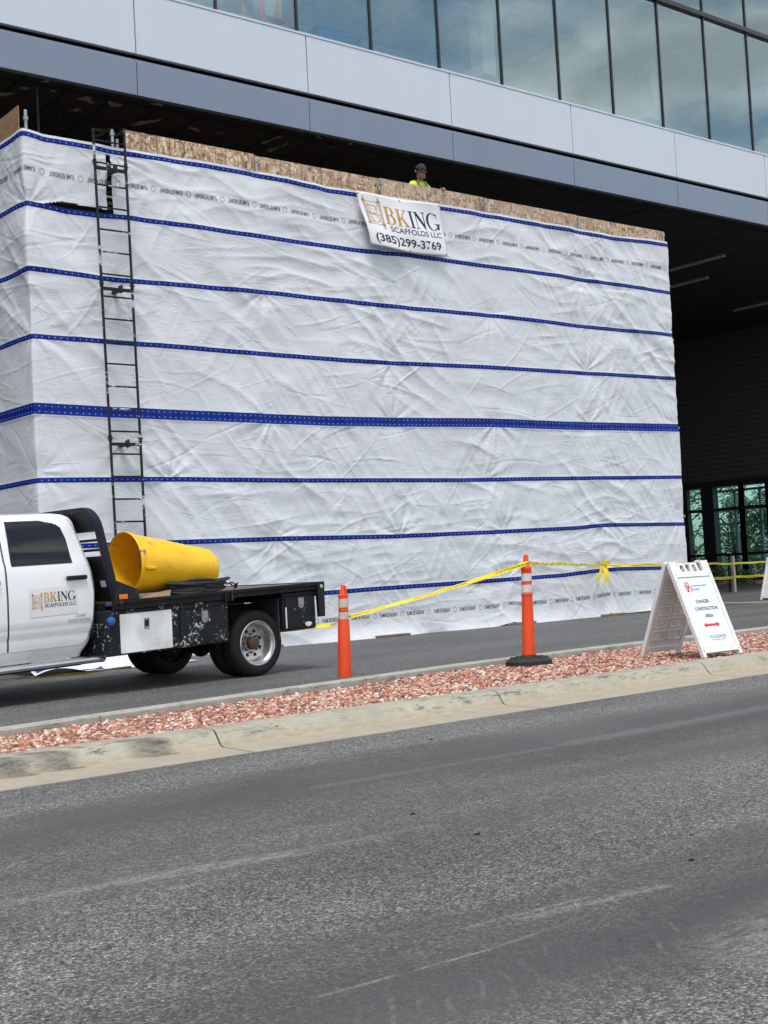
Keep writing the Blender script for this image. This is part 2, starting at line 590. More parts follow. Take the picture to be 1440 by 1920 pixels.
BACK = [(-60, 9.3), (0, 9.35), (3.8, 9.9), (6.4, 10.31), (9.6, 10.78), (12, 10.9), (15, 10.93), (60, 10.95)]
xs = [-60, 0, 3.8, 6.4, 9.6, 12, 15, 60]
mb = MB()
top = [(x, lerp_list(x, BACK) + 0.06, 0.0) for x in xs]
mb.add(top + [(60, 19.0, 0.0), (60, 42, 0.0), (-60, 42, 0.0)], [tuple(range(len(top) + 3))])
tag(mb.build('parking_lot', M['lot'], recalc=False), 'dark asphalt lot running from the gravel strip to the building', 'parking lot', kind='structure')

# front kerb with its gutter pan, cast in lengths of 2.78 m
mb, mg = MB(), MB()
x = 4.78 - 2.78 * 14
prof = [(8.00, -0.05), (8.00, 0.008), (8.045, 0.022), (8.105, 0.100), (8.125, 0.118), (8.155, 0.126), (8.36, 0.128), (8.36, -0.05)]
gut = [(7.61, -0.05), (7.61, 0.005), (7.998, 0.010), (7.998, -0.05)]
while x < 45:
    for b_, p_ in ((mb, prof), (mg, gut)):
        n_ = 14
        b_.sweep([(x + 0.008 + (2.78 - 0.016) * i / n_, 0, 0) for i in range(n_ + 1)], [(-a + RNG.normal(0, 0.0), c) for a, c in p_])
    x += 2.78
k1 = mb.build('kerb', M['kerb'], smooth=True)
tag(k1, 'grey concrete kerb with mould stains along the road edge', 'kerb', kind='structure')
k2 = mg.build('gutter', M['gutter'])
tag(k2, 'tan concrete gutter pan between the kerb and the road', 'gutter', kind='structure')
# dark filler in the joints
mb = MB()
mb.sweep([(-30, 0, 0), (44, 0, 0)], [(-a * 1.0 - 0.012 * (1 if 8.0 < a < 8.3 else 0), c - 0.006) for a, c in prof])
mb.sweep([(-30, 0, 0), (44, 0, 0)], [(-a, c - 0.006) for a, c in gut])
tag(mb.build('kerb_joint_filler', M['black_rubber']), 'dark filler in the joints of the kerb', 'kerb joint', kind='structure')

mb = MB()
joints = [-6.0, -2.6, 1.6, 4.83, 8.02, 11.05, 14.1, 17.2, 20.3, 23.4, 26.5, 30]
for i in range(len(joints) - 1):
    a, c = joints[i] + 0.006, joints[i + 1] - 0.006
    n_ = 8
    pts = [(a + (c - a) * q / n_, lerp_list(a + (c - a) * q / n_, BACK), 0) for q in range(n_ + 1)]
    mb.sweep(pts, [(0.0, -0.05), (0.0, 0.108), (-0.010, 0.12), (-0.165, 0.12), (-0.18, 0.105), (-0.18, -0.05)])
tag(mb.build('back_kerb', M['back_kerb'], smooth=True), 'narrow concrete kerb between the red gravel and the lot', 'kerb', kind='structure')

# gravel bed under the stones
M['gravel_bed'] = simple('gravel_bed', (0.10, 0.036, 0.025), (0.05, 0.02, 0.016), 30, 0.9, 0, 0.6, 30)


def gravel_z(x, y):
    yb = lerp_list(x, BACK)
    u = min(max((y - 8.36) / (yb - 8.36), 0), 1)
    return 0.092 - 0.055 * u + 0.012 * math.sin(x * 2.1 + y) * math.sin(y * 2.7 + 1) * 0.6


mb = MB()
us = np.linspace(-6, 30, 110)
mb.grid(lambda u, v: (u, 8.36 + v * (lerp_list(u, BACK) - 8.36), gravel_z(u, 8.36 + v * (lerp_list(u, BACK) - 8.36))), list(us), list(np.linspace(0, 1, 9)))
tag(mb.build('gravel_bed', M['gravel_bed'], smooth='all', recalc=False), 'red earth under the landscape gravel', 'gravel bed', kind='structure')


def stone_material():
    m, nt, b = new_mat('red_stone')
    t = NT(nt)
    g = nt.nodes.new("ShaderNodeNewGeometry")
    rnd = g.outputs["Random Per Island"]
    col = t.ramp(rnd, [(0.0, (0.17, 0.065, 0.05)), (0.11, (0.38, 0.14, 0.085)), (0.24, (0.52, 0.22, 0.135)), (0.38, (0.38, 0.165, 0.115)), (0.49, (0.60, 0.33, 0.23)), (0.61, (0.26, 0.105, 0.08)),
                       (0.70, (0.58, 0.43, 0.35)), (0.82, (0.68, 0.58, 0.51)), (0.93, (0.12, 0.07, 0.065))], 'CONSTANT')
    co = t.coords()
    n = t.ramp(t.noise(co, 45.0, 4.0, 0.65), [(0.3, 0.72), (0.7, 1.2)])
    t.link(t.mix(1.0, col, n, 'MULTIPLY'), b.inputs["Base Color"])
    b.inputs["Roughness"].default_value = 0.62
    t.link(t.bump(t.noise(co, 90.0, 3.0), 0.3, 0.004), b.inputs["Normal"])
    return m


def scatter_stones(name, n, region, size, label, mat):
    bm = bmesh.new()
    bmesh.ops.create_icosphere(bm, subdivisions=1, radius=1.0)
    base = np.array([v.co[:] for v in bm.verts])
    faces = np.array([[v.index for v in f.verts] for f in bm.faces])
    bm.free()
    protos = []
    for k in range(7):
        q = base * (1 + RNG.normal(0, 0.20, base.shape)) + RNG.normal(0, 0.05, base.shape)
        protos.append(q)
    V = np.zeros((n, len(base), 3))
    for i in range(n):
        x, y, z = region()
        s = size * min(RNG.lognormal(0, 0.28), 1.55)
        q = protos[i % 7] * np.array([1.0, RNG.uniform(0.6, 0.95), RNG.uniform(0.45, 0.75)]) * s
        a, bb, c = RNG.uniform(0, 6.28), RNG.normal(0, 0.45), RNG.normal(0, 0.45)
        Rz = np.array([[math.cos(a), -math.sin(a), 0], [math.sin(a), math.cos(a), 0], [0, 0, 1]])
        Rx = np.array([[1, 0, 0], [0, math.cos(bb), -math.sin(bb)], [0, math.sin(bb), math.cos(bb)]])
        Ry = np.array([[math.cos(c), 0, math.sin(c)], [0, 1, 0], [-math.sin(c), 0, math.cos(c)]])
        V[i] = q @ (Rz @ Rx @ Ry).T + np.array([x, y, z + RNG.uniform(0.0, 0.022)])
    nv = len(base)
    F = (faces[None] + (np.arange(n) * nv)[:, None, None]).reshape(-1, 3)
    me = bpy.data.meshes.new(name)
    me.vertices.add(n * nv)
    me.vertices.foreach_set("co", V.reshape(-1))
    me.loops.add(F.size)
    me.loops.foreach_set("vertex_index", F.reshape(-1).astype(np.int32))
    me.polygons.add(len(F))
    me.polygons.foreach_set("loop_start", np.arange(0, F.size, 3, dtype=np.int32))
    me.polygons.foreach_set("loop_total", np.full(len(F), 3, dtype=np.int32))
    me.update(calc_edges=True)
    me.materials.append(mat)
    o = bpy.data.objects.new(name, me)
    COL.objects.link(o)
    return tag(o, label, 'gravel', kind='stuff')


M['stone'] = stone_material()


def island_point():
    x = RNG.uniform(2.2, 19.0) if RNG.random() < 0.93 else RNG.uniform(-4, 26)
    yb = lerp_list(x, BACK)
    y = 8.385 + RNG.random() * (yb - 8.41)
    return x, y, gravel_z(x, y)


scatter_stones('gravel', 52000, island_point, 0.0205, 'red landscape gravel filling the strip between the two kerbs', M['stone'])

# =================================================================== the office building
def panel_paint(name, c, rough, metal=0.0):
    m, nt, b = new_mat(name)
    t = NT(nt)
    co = t.coords()
    n = t.noise(t.mapping(co, (0.6, 0.6, 0.25)), 1.0, 4.0, 0.6)
    streak = t.noise(t.mapping(co, (5.0, 5.0, 0.35)), 1.0, 4.0, 0.6)
    tone = t.math('ADD', t.ramp(n, [(0.25, 0.46), (0.75, 0.52)]), t.ramp(streak, [(0.35, 0.48), (0.7, 0.51)]))
    t.link(t.mix(1.0, c, tone, 'MULTIPLY'), b.inputs["Base Color"])
    b.inputs["Roughness"].default_value = rough
    b.inputs["Metallic"].default_value = metal
    wob = t.noise(t.mapping(co, (0.8, 0.8, 0.8)), 0.9, 2.0)
    t.link(t.bump(wob, 0.08, 0.05), b.inputs["Normal"])
    return m


def glass_mat(name, tint, refl, base_fac, top_fac, wob=0.02):
    m, nt, b = new_mat(name)
    nt.nodes.remove(b)
    t = NT(nt)
    out = nt.nodes["Material Output"]
    tr = nt.nodes.new("ShaderNodeBsdfTransparent")
    tr.inputs[0].default_value = (*tint, 1)
    gl = nt.nodes.new("ShaderNodeBsdfGlossy")
    gl.inputs["Color"].default_value = (*refl, 1)
    gl.inputs["Roughness"].default_value = 0.012
    lw = nt.nodes.new("ShaderNodeLayerWeight")
    lw.inputs[0].default_value = 0.35
    fac = t.math('MULTIPLY_ADD', lw.outputs["Fresnel"], top_fac - base_fac, base_fac, clamp=True)
    co = t.coords()
    t.link(t.bump(t.noise(t.mapping(co, (0.5, 0.5, 0.35)), 1.0, 2.0), wob, 0.2), gl.inputs["Normal"])
    mx = nt.nodes.new("ShaderNodeMixShader")
    t.link(fac, mx.inputs[0])
    t.link(tr.outputs[0], mx.inputs[1])
    t.link(gl.outputs[0], mx.inputs[2])
    t.link(mx.outputs[0], out.inputs[0])
    return m


M['fascia'] = panel_paint('silver_panel', (0.565, 0.615, 0.69), 0.42)
M['trim'] = panel_paint('slate_panel', (0.195, 0.245, 0.325), 0.40)
M['facade_glass'] = glass_mat('facade_glass', (0.93, 0.98, 0.98), (0.80, 1.0, 1.0), 0.26, 0.95)
M['entry_glass'] = glass_mat('entry_glass', (0.48, 0.76, 0.76), (0.6, 0.85, 0.9), 0.13, 0.9)
M['mullion'] = simple('mullion', (0.02, 0.02, 0.022), None, 4, 0.35)
M['dark_recess'] = simple('dark_recess', (0.008, 0.008, 0.009), None, 4, 0.8)
M['room_dark'] = simple('room_dark', (0.30, 0.32, 0.35), None, 3, 0.8)
M['room_pale'] = simple('room_pale', (0.72, 0.75, 0.75), None, 3, 0.8)


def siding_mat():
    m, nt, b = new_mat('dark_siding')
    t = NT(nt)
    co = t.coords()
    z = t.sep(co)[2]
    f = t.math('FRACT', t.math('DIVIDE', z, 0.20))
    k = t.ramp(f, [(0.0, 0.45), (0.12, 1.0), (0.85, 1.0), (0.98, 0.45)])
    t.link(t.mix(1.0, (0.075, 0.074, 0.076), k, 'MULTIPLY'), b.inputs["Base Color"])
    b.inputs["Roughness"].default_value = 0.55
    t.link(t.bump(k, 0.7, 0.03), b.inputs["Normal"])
    return m


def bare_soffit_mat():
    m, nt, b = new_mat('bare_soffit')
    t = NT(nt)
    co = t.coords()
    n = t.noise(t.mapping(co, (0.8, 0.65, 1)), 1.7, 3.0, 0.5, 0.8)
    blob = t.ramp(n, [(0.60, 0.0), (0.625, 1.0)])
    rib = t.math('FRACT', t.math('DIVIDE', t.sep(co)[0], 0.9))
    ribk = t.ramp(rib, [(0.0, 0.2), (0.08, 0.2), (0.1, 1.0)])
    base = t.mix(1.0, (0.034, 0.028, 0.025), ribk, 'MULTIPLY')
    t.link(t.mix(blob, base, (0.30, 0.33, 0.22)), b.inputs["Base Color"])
    b.inputs["Roughness"].default_value = 0.8
    t.link(t.bump(t.math('ADD', n, ribk), 0.5, 0.02), b.inputs["Normal"])
    return m


M['siding'] = siding_mat()
M['bare_soffit'] = bare_soffit_mat()
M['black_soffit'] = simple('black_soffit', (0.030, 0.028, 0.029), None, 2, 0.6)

bld = thing('office_building', 'office building with silver panels and a glazed storey overhanging a dark recess', 'building', (0, 20.5, 0))
FY = 20.5
X0, X1 = -11.7, 45.35
for k in range(-6, 9):
    xa, xb = 11.11 + 3.81 * k, 11.11 + 3.81 * (k + 1)
    mb = MB(); mb.box(xa + 0.012, xb - 0.012, FY, FY + 0.10, 10.785, 11.955)
    mb.build('fascia_panel', M['fascia'], bld, bevel=0.008)
    mb = MB()
    mb.hexa([(xa + 0.008, FY + 0.012, 10.02), (xb - 0.008, FY + 0.012, 10.02), (xb - 0.008, FY + 0.14, 10.02), (xa + 0.008, FY + 0.14, 10.02),
             (xa + 0.008, FY, 10.625), (xb - 0.008, FY, 10.625), (xb - 0.008, FY + 0.14, 10.625), (xa + 0.008, FY + 0.14, 10.625)])
    mb.build('soffit_trim', M['trim'], bld, bevel=0.006)
    mb = MB(); mb.box(xa - 0.03, xb - 0.034, FY + 0.02, FY + 0.12, 10.63, 10.685)
    mb.build('drip_trim', M['trim'], bld, bevel=0.004)
mb = MB()
mb.box(X0, X1, FY + 0.105, FY + 0.30, 10.82, 11.95)       # backing that shows in the joints
mb.box(X0, X1, FY + 0.30, FY + 0.45, 10.0, 11.95)
mb.build('shadow_gap', M['dark_recess'], bld)
mb = MB(); mb.box(X0, X1, FY - 0.012, FY + 0.16, 11.958, 12.0)
mb.build('sill', M['fascia'], bld, bevel=0.004)

W0 = 12.87
k0, k1_ = -5, 14
for row, (za, zb) in enumerate(((12.0, 15.29), (15.41, 18.7))):
    for k in range(k0, k1_):
        xa, xb = W0 + 1.876 * k, W0 + 1.876 * (k + 1)
        mb = MB(); mb.add([(xa + 0.03, FY + 0.05, za), (xb - 0.03, FY + 0.05, za), (xb - 0.03, FY + 0.05 + RNG.normal(0, 0.002), zb), (xa + 0.03, FY + 0.05 + RNG.normal(0, 0.002), zb)], [(0, 1, 2, 3)])
        w = mb.build('window', M['facade_glass'], bld, recalc=False)
        mb = MB(); mb.box(xa - 0.022, xa + 0.022, FY + 0.015, FY + 0.13, za + 0.002, zb - 0.002)
        mb.build('mullion', M['mullion'], w, bevel=0.004)
mb = MB(); mb.box(W0 + 1.876 * k0, W0 + 1.876 * k1_, FY - 0.035, FY + 0.16, 15.29, 15.41)
mb.build('transom', M['mullion'], bld, bevel=0.004)
mb = MB(); mb.box(X0, X1, FY, FY + 0.3, 18.7, 19.6)
mb.box(X0, W0 + 1.876 * k0 - 0.03, FY + 0.01, FY + 0.3, 12.0, 18.7)
mb.box(W0 + 1.876 * k1_ + 0.03, X1, FY + 0.01, FY + 0.3, 12.0, 18.7)
mb.build('wall', M['fascia'], bld)
mb = MB(); mb.box(X0, X1, FY + 0.5, 36.2, 19.5, 19.7)
mb.build('roof', M['concrete'], bld)
# inside the glazed storey
mb = MB(); mb.box(X0, X1, FY + 0.46, 28.0, 11.6, 11.95)
mb.box(X0, X1, FY + 0.30, 28.0, 15.32, 15.40)
mb.build('storey_slab', M['room_pale'], bld)
mb = MB(); mb.box(X0 + 0.3, X1 - 0.3, FY + 0.18, FY + 0.85, 12.02, 12.12)
mb.build('window_ledge', M['room_pale'], bld)
mb = MB(); mb.box(X0, X1, 28.0, 28.2, 11.6, 12.5)
mb.box(X0, X1, 28.0, 28.2, 15.2, 19.5)  # unseen rear wall, openings added so sky light brightens the room
for q in np.arange(X0, X1, 4.0):
    mb.box(q, q + 0.5, 28.0, 28.2, 12.5, 15.2)
mb.box(X0, X0 + 0.2, FY + 0.5, 28.0, 10.1, 19.5)
mb.box(X1 - 0.2, X1, FY + 0.5, 28.0, 10.1, 19.5)
mb.build('room_wall', M['room_dark'], bld)
mb = MB(); mb.box(14.9, 43, 22.35, 22.5, 11.95, 13.15)
mb.box(X0, 14.9, 23.4, 23.55, 11.95, 13.0)
mb.build('low_partition', M['room_dark'], bld)
mb = MB()
for xx in (15.9, 22.4, 28.9):
    mb.box(xx - 0.22, xx + 0.22, 23.0, 23.44, 11.96, 15.31)
mb.build('room_column', M['room_pale'], bld)
mb = MB()
for xx in np.arange(9, 40, 2.4):
    mb.box(xx, xx + 1.2, 23.2, 26.6, 15.24, 15.31)
mb.build('ceiling_baffle', M['room_pale'], bld)

# the underside: bare deck above the scaffold, black panels beyond
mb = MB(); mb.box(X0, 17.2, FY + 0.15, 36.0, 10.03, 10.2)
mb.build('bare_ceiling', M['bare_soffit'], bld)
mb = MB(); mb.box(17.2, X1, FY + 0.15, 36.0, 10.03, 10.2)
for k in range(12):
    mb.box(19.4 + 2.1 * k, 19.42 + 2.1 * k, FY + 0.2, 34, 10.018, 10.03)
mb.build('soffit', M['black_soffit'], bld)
mb = MB()
for xx in np.arange(-8, 17, 1.22):
    mb.box(xx, xx + 0.07, FY + 1.6, 34.0, 9.96, 10.03)
for yy in (23.1, 26.0, 29.0):
    mb.box(-10, 17.1, yy, yy + 0.05, 9.91, 9.96)
mb.build('ceiling_joist', M['black_soffit'], bld)
M['strip_light'] = simple('strip_light', (0.50, 0.50, 0.50), (0.42, 0.42, 0.42), 3, 0.4)
for xx, ya, yb in ((31.8, 23.2, 27.2), (33.8, 25.35, 28.8), (39.4, 25.2, 28.5), (26.2, 22.4, 26.0)):
    mb = MB(); mb.box(xx - 0.055, xx + 0.055, ya, yb, 9.955, 10.028)
    mb.build('soffit_light', M['strip_light'], bld, bevel=0.01)
mb = MB(); mb.tube([(9.35, 20.9, 10.03), (9.35, 20.9, 9.15)], 0.022, 8); mb.tube([(9.35, 20.9, 9.15), (9.35, 20.9, 9.08)], 0.035, 8)
mb.build('sprinkler_pipe', M['black_metal'], bld)

# end wall of the recess with the glazed entrance
SX = 43.1
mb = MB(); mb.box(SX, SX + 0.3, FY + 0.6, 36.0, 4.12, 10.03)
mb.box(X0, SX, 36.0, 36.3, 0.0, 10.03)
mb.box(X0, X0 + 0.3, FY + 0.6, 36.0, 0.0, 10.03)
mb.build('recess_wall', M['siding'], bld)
mb = MB(); mb.box(SX - 0.06, SX + 0.28, FY + 0.6, 35.95, 3.86, 4.115)
mb.box(SX + 0.0, SX + 0.2, 34.15, 35.95, 0.0, 3.855)
mb.build('entrance_header', M['mullion'], bld)
ys = [34.12, 33.12, 32.9, 31.46, 30.2, 28.8, 27.4, 26.0, 24.6, 23.2, 21.8]
for i in range(len(ys) - 1):
    a, c = ys[i], ys[i + 1]
    if a - c < 0.4:
        continue
    for za, zb in ((0.15, 2.88), (3.0, 3.84)):
        mb = MB(); mb.add([(SX + 0.06, a - 0.05, za), (SX + 0.06, c + 0.05, za), (SX + 0.06, c + 0.05, zb), (SX + 0.06, a - 0.05, zb)], [(0, 1, 2, 3)])
        g = mb.build('entrance_glazing', M['entry_glass'], bld, recalc=False)
    mb = MB()
    for q in (a, c):
        mb.box(SX - 0.05, SX + 0.16, q - 0.06, q + 0.06, 0.0, 3.855)
    mb.box(SX - 0.04, SX + 0.14, c + 0.065, a - 0.065, 2.88, 3.0)
    mb.box(SX - 0.04, SX + 0.14, c + 0.065, a - 0.065, 0.0, 0.15)
    mb.build('entrance_frame', M['mullion'], bld, bevel=0.006)
mb = MB(); mb.box(SX - 0.12, SX + 0.22, 32.7, 33.30, 0.0, 3.85)
mb.build('column', M['mullion'], bld)
mb = MB(); mb.box(SX - 0.30, SX - 0.22, 21.5, 34.6, 1.06, 1.16)
for yy in (34.4, 32.0, 29.6, 27.2, 24.8):
    mb.box(SX - 0.29, SX - 0.23, yy - 0.02, yy + 0.02, 0.0, 1.06)
mb.build('entrance_handrail', M['black_metal'], bld)
# second glazing line of the vestibule with its door frames
mb = MB()
for yy in (34.6, 33.55, 32.3, 31.0, 29.7, 28.4):
    mb.box(SX + 2.45, SX + 2.57, yy - 0.05, yy + 0.05, 0.0, 3.8)
for za in (0.0, 2.35, 2.95, 3.75):
    mb.box(SX + 2.46, SX + 2.56, 22.0, 35.5, za + 0.0, za + 0.1)
mb.build('inner_door_frame', simple('pale_frame', (0.30, 0.42, 0.40), None, 4, 0.5), bld)
mb = MB(); mb.box(SX + 0.3, SX + 2.44, 21.0, 35.5, 3.95, 4.1)
mb.build('vestibule_ceiling', M['room_dark'], bld)

# things standing inside, on the floor of the glazed storey
def cone(loc, h, mat, label, tilt=0):
    t = thing('traffic_cone', label, 'traffic cone', loc, 0, 'traffic cones behind the glass')
    mb = MB(); mb.lathe([(0.0, h), (0.022, h), (0.03, h - 0.01), (0.36 * h * 0.5, 0.03), (0.36 * h * 0.5, 0.028), (0, 0.028)], loc, 'z', 20)
    mb.build('cone_body', mat, t, smooth=True)
    mb = MB(); w = 0.27 * h
    mb.box(loc[0] - w, loc[0] + w, loc[1] - w, loc[1] + w, loc[2], loc[2] + 0.028)
    mb.build('base', mat, t, bevel=0.01)
    return t


M['cone_a'] = simple('cone_a', (0.92, 0.13, 0.10), None, 4, 0.5)
M['cone_b'] = simple('cone_b', (0.92, 0.26, 0.09), None, 4, 0.5)
cone((13.64, 20.78, 12.12), 0.31, M['cone_b'], 'smallest orange cone standing apart at the end of the row')
cone((14.06, 20.78, 12.12), 0.46, M['cone_a'], 'red orange cone between the smallest cone and the stacked cone')
cone((14.48, 20.78, 12.23), 0.47, M['cone_b'], 'tallest orange cone, raised on a stacked cone base')
cone((14.80, 20.78, 12.12), 0.47, M['cone_a'], 'red orange cone nearest the window mullion and the blue bin')
t = thing('plastic_bin', 'blue plastic storage bin holding two balls behind the glass', 'storage bin', (15.78, 20.92, 12.12))
mb = MB()
a, c, h = 0.36, 0.19, 0.24
lo, hi = 0.88, 1.0
ox, oy, oz = 15.78, 20.92, 12.12
outer = [(-a * lo, -c * lo, 0), (a * lo, -c * lo, 0), (a * lo, c * lo, 0), (-a * lo, c * lo, 0), (-a, -c, h), (a, -c, h), (a, c, h), (-a, c, h)]
inner = [(p[0] * 0.94, p[1] * 0.94, max(p[2], 0.015)) for p in outer]
mb.add([(ox + p[0], oy + p[1], oz + p[2]) for p in outer + inner],
       [(0, 3, 2, 1), (0, 1, 5, 4), (1, 2, 6, 5), (2, 3, 7, 6), (3, 0, 4, 7), (8, 9, 10, 11), (8, 12, 13, 9), (9, 13, 14, 10), (10, 14, 15, 11), (11, 15, 12, 8),
        (4, 5, 13, 12), (5, 6, 14, 13), (6, 7, 15, 14), (7, 4, 12, 15)])
mb.build('bin_body', M['blue_plastic'], t, bevel=0.008)
mb = MB(); mb.sweep([(ox - a, oy - c, oz + h), (ox + a, oy - c, oz + h), (ox + a, oy + c, oz + h), (ox - a, oy + c, oz + h)], [(-0.012, -0.02), (0.012, -0.02), (0.012, 0.012), (-0.012, 0.012)], closed=True)
mb.build('rim', M['blue_plastic'], t)


def ball_mat(name, c1, c2):
    m, nt, b = new_mat(name)
    t_ = NT(nt)
    v = t_.sep(t_.voronoi(t_.coords(), 9.0, 'F1', "Color"))[0]
    t_.link(t_.mix(t_.ramp(v, [(0.60, 0.0), (0.62, 1.0)]), c1, c2), b.inputs["Base Color"])
    b.inputs["Roughness"].default_value = 0.35
    return m


for nm, dx, m_, lab in (('soccer_ball', -0.16, ball_mat('ball_a', (0.8, 0.82, 0.82), (0.02, 0.05, 0.07)), 'white and black ball lying in the blue bin'),
                        ('volleyball', 0.13, ball_mat('ball_b', (0.75, 0.72, 0.30), (0.05, 0.3, 0.55)), 'pale yellow and blue ball lying in the blue bin')):
    mb = MB(); mb.lathe([(0.11 * math.sin(q), -0.11 * math.cos(q)) for q in np.linspace(0.001, math.pi - 0.001, 17)], (ox + dx, oy, oz + 0.24), 'z', 24)
    o = mb.build(nm, m_, smooth='all')
    tag(o, lab, 'ball')
t = thing('wire_crate', 'dark wire crate beside the blue bin behind the glass', 'crate', (16.4, 21.0, 12.12))
mb = MB()
for q in np.linspace(-0.17, 0.17, 6):
    mb.box(16.4 + q - 0.008, 16.4 + q + 0.008, 20.84, 20.852, 12.122, 12.36)
    mb.box(16.4 + q - 0.008, 16.4 + q + 0.008, 21.148, 21.16, 12.122, 12.36)
for q in (12.135, 12.23, 12.35):
    mb.sweep([(16.22, 20.85, q), (16.58, 20.85, q), (16.58, 21.15, q), (16.22, 21.15, q)], [(-.01, -.01), (.01, -.01), (.01, .01), (-.01, .01)], closed=True)
mb.build('mesh_side', M['black_metal'], t)

# slabs and planting by the entrance
mb = MB(); mb.box(25.0, 25.28, 12.5, 21.5, -0.05, 0.02)
tag(mb.build('walk_edge', M['concrete'], bevel=0.01), 'thin pale concrete strip crossing the lot by the entrance', 'concrete strip', kind='structure')
mb = MB(); mb.add([(31.5, 12, 0.006), (39.0, 12, 0.006), (41.2, 34.2, 0.006), (34.5, 34.2, 0.006)], [(0, 1, 2, 3)])
tag(mb.build('entrance_walk', simple('walk_dark', (0.10, 0.10, 0.102), (0.075, 0.075, 0.076), 1.2, 0.8, 0, .2, 60), recalc=False), 'grey paved walk in front of the glazed entrance', 'walk', kind='structure')


def bed_point():
    y = RNG.uniform(25, 34.5)
    return 39.2 + (y - 27) * 0.25 + RNG.uniform(0.0, 2.6), y, 0.01


scatter_stones('gravel', 2500, bed_point, 0.055, 'red gravel in the planting bed below the entrance glazing', M['stone'])


def leaf_mat(name, c1, c2):
    m, nt, b = new_mat(name)
    t = NT(nt)
    g = nt.nodes.new("ShaderNodeNewGeometry")
    t.link(t.mix(g.outputs["Random Per Island"], c1, c2), b.inputs["Base Color"])
    b.inputs["Roughness"].default_value = 0.5
    return m


M['leaf_a'] = leaf_mat('leaf_a', (0.035, 0.10, 0.02), (0.12, 0.22, 0.05))
M['leaf_b'] = leaf_mat('leaf_b', (0.03, 0.08, 0.025), (0.09, 0.17, 0.05))
M['bark'] = simple('bark', (0.09, 0.065, 0.045), (0.05, 0.035, 0.025), 9, 0.9, 0, 0.5, 30, .05, (1, 1, .2))


def leaves(mb, c, rad, n, size):
    for _ in range(n):
        d = RNG.normal(0, 1, 3); d /= np.linalg.norm(d)
        r = rad * RNG.uniform(0.35, 1.0) ** 0.5
        p = Vector((c[0] + d[0] * r, c[1] + d[1] * r, c[2] + d[2] * r * 0.85))
        a = Vector(RNG.normal(0, 1, 3)).normalized()
        b = a.orthogonal().normalized()
        s = size * RNG.uniform(0.6, 1.4)
        mb.add([p - a * s, p + b * s * 0.4, p + a * s, p - b * s * 0.4], [(0, 1, 2, 3)])


for i, (x, y, r_, lab) in enumerate(((40.9, 33.4, 0.42, 'low green shrub in red gravel close to the wrapped scaffold'), (40.4, 31.0, 0.48, 'bright green shrub behind the wooden stake at the entrance'),
                                     (39.9, 29.2, 0.38, 'green shrub in red gravel farthest from the wrapped scaffold'))):
    t = thing('shrub', lab, 'shrub', (x, y, 0), 0, 'shrubs along the entrance glazing')
    mb = MB()
    for q in range(6):
        mb.tube([(x, y, 0), (x + RNG.normal(0, .18), y + RNG.normal(0, .18), r_ * 1.2)], 0.012, 5)
    mb.build('stem', M['bark'], t)
    mb = MB()
    for q in range(5):
        leaves(mb, (x + RNG.normal(0, .2), y + RNG.normal(0, .2), r_ * RNG.uniform(.6, 1.0)), r_ * 0.7, 130, 0.07)
    mb.build('foliage', M['leaf_a'], t, recalc=False)

for i, (x, y, h, r_, lab) in enumerate(((52.0, 41.0, 6.5, 1.9, 'leafy tree standing in for a reflection in the glass beside the dark entrance column'), (50.2, 37.2, 4.4, 1.4, 'smaller bright tree standing in for a reflection in the middle of the entrance glass'),
                                        (53.5, 38.8, 7.2, 2.0, 'tallest tree added beyond the entrance glass in place of a reflection'), (49.6, 34.6, 4.0, 1.3, 'young tree standing in for a reflection in the entrance glass farthest from the scaffold'))):
    t = thing('tree', lab, 'tree', (x, y, 0), 0, 'trees added beyond the entrance')  # added behind the glass in place of foliage reflected in it
    mb = MB()
    pts = [(x, y, -0.05), (x + .05, y, h * .3), (x - .05, y + .06, h * .65)]
    for p, q, ra, rb in ((pts[0], pts[1], .13, .1), (pts[1], pts[2], .1, .06)):
        mb.add([(p[0] + ra * math.cos(a), p[1] + ra * math.sin(a), p[2]) for a in np.linspace(0, 5.5, 8)] + [(q[0] + rb * math.cos(a), q[1] + rb * math.sin(a), q[2]) for a in np.linspace(0, 5.5, 8)],
               [(k, (k + 1) % 8, (k + 1) % 8 + 8, k + 8) for k in range(8)])
    for q in range(9):
        a = RNG.uniform(0, 6.28)
        z0 = h * RNG.uniform(.15, .6)
        mb.tube([(x, y, z0), (x + .7 * math.cos(a), y + .7 * math.sin(a), z0 + .5), (x + 1.2 * math.cos(a), y + 1.2 * math.sin(a), z0 + 1.0)], 0.03, 5)
    mb.build('trunk', M['bark'], t)
    mb = MB()
    for q in range(22):
        a, rr = RNG.uniform(0, 6.28), r_ * RNG.uniform(0.1, 0.95)
        leaves(mb, (x + rr * math.cos(a), y + rr * math.sin(a), h * RNG.uniform(.12, .95)), 0.6, 75, 0.13)
    mb.build('crown', M['leaf_b'] if i % 2 else M['leaf_a'], t, recalc=False)

# =================================================================== lettering
_txt_cache = {}


def text2d(s, bold=0.0):
    """outline of a word as flat triangles, height of capitals = 1, starting at x = 0"""
    key = (s, bold)
    if key in _txt_cache:
        return _txt_cache[key]
    cu = bpy.data.curves.new("lettering", 'FONT')
    cu.body = s
    cu.size = 1.0
    cu.resolution_u = 3
    cu.offset = bold
    ob = bpy.data.objects.new("lettering", cu)
    me = bpy.data.meshes.new_from_object(ob)
    v = [(p.co.x, p.co.y) for p in me.vertices]
    f = [tuple(p.vertices) for p in me.polygons]
    bpy.data.objects.remove(ob)
    bpy.data.curves.remove(cu)
    bpy.data.meshes.remove(me)
    x0 = min(p[0] for p in v)
    v = [((p[0] - x0) / 0.69, p[1] / 0.69) for p in v]
    w = max(p[0] for p in v)
    _txt_cache[key] = (v, f, w)
    return _txt_cache[key]


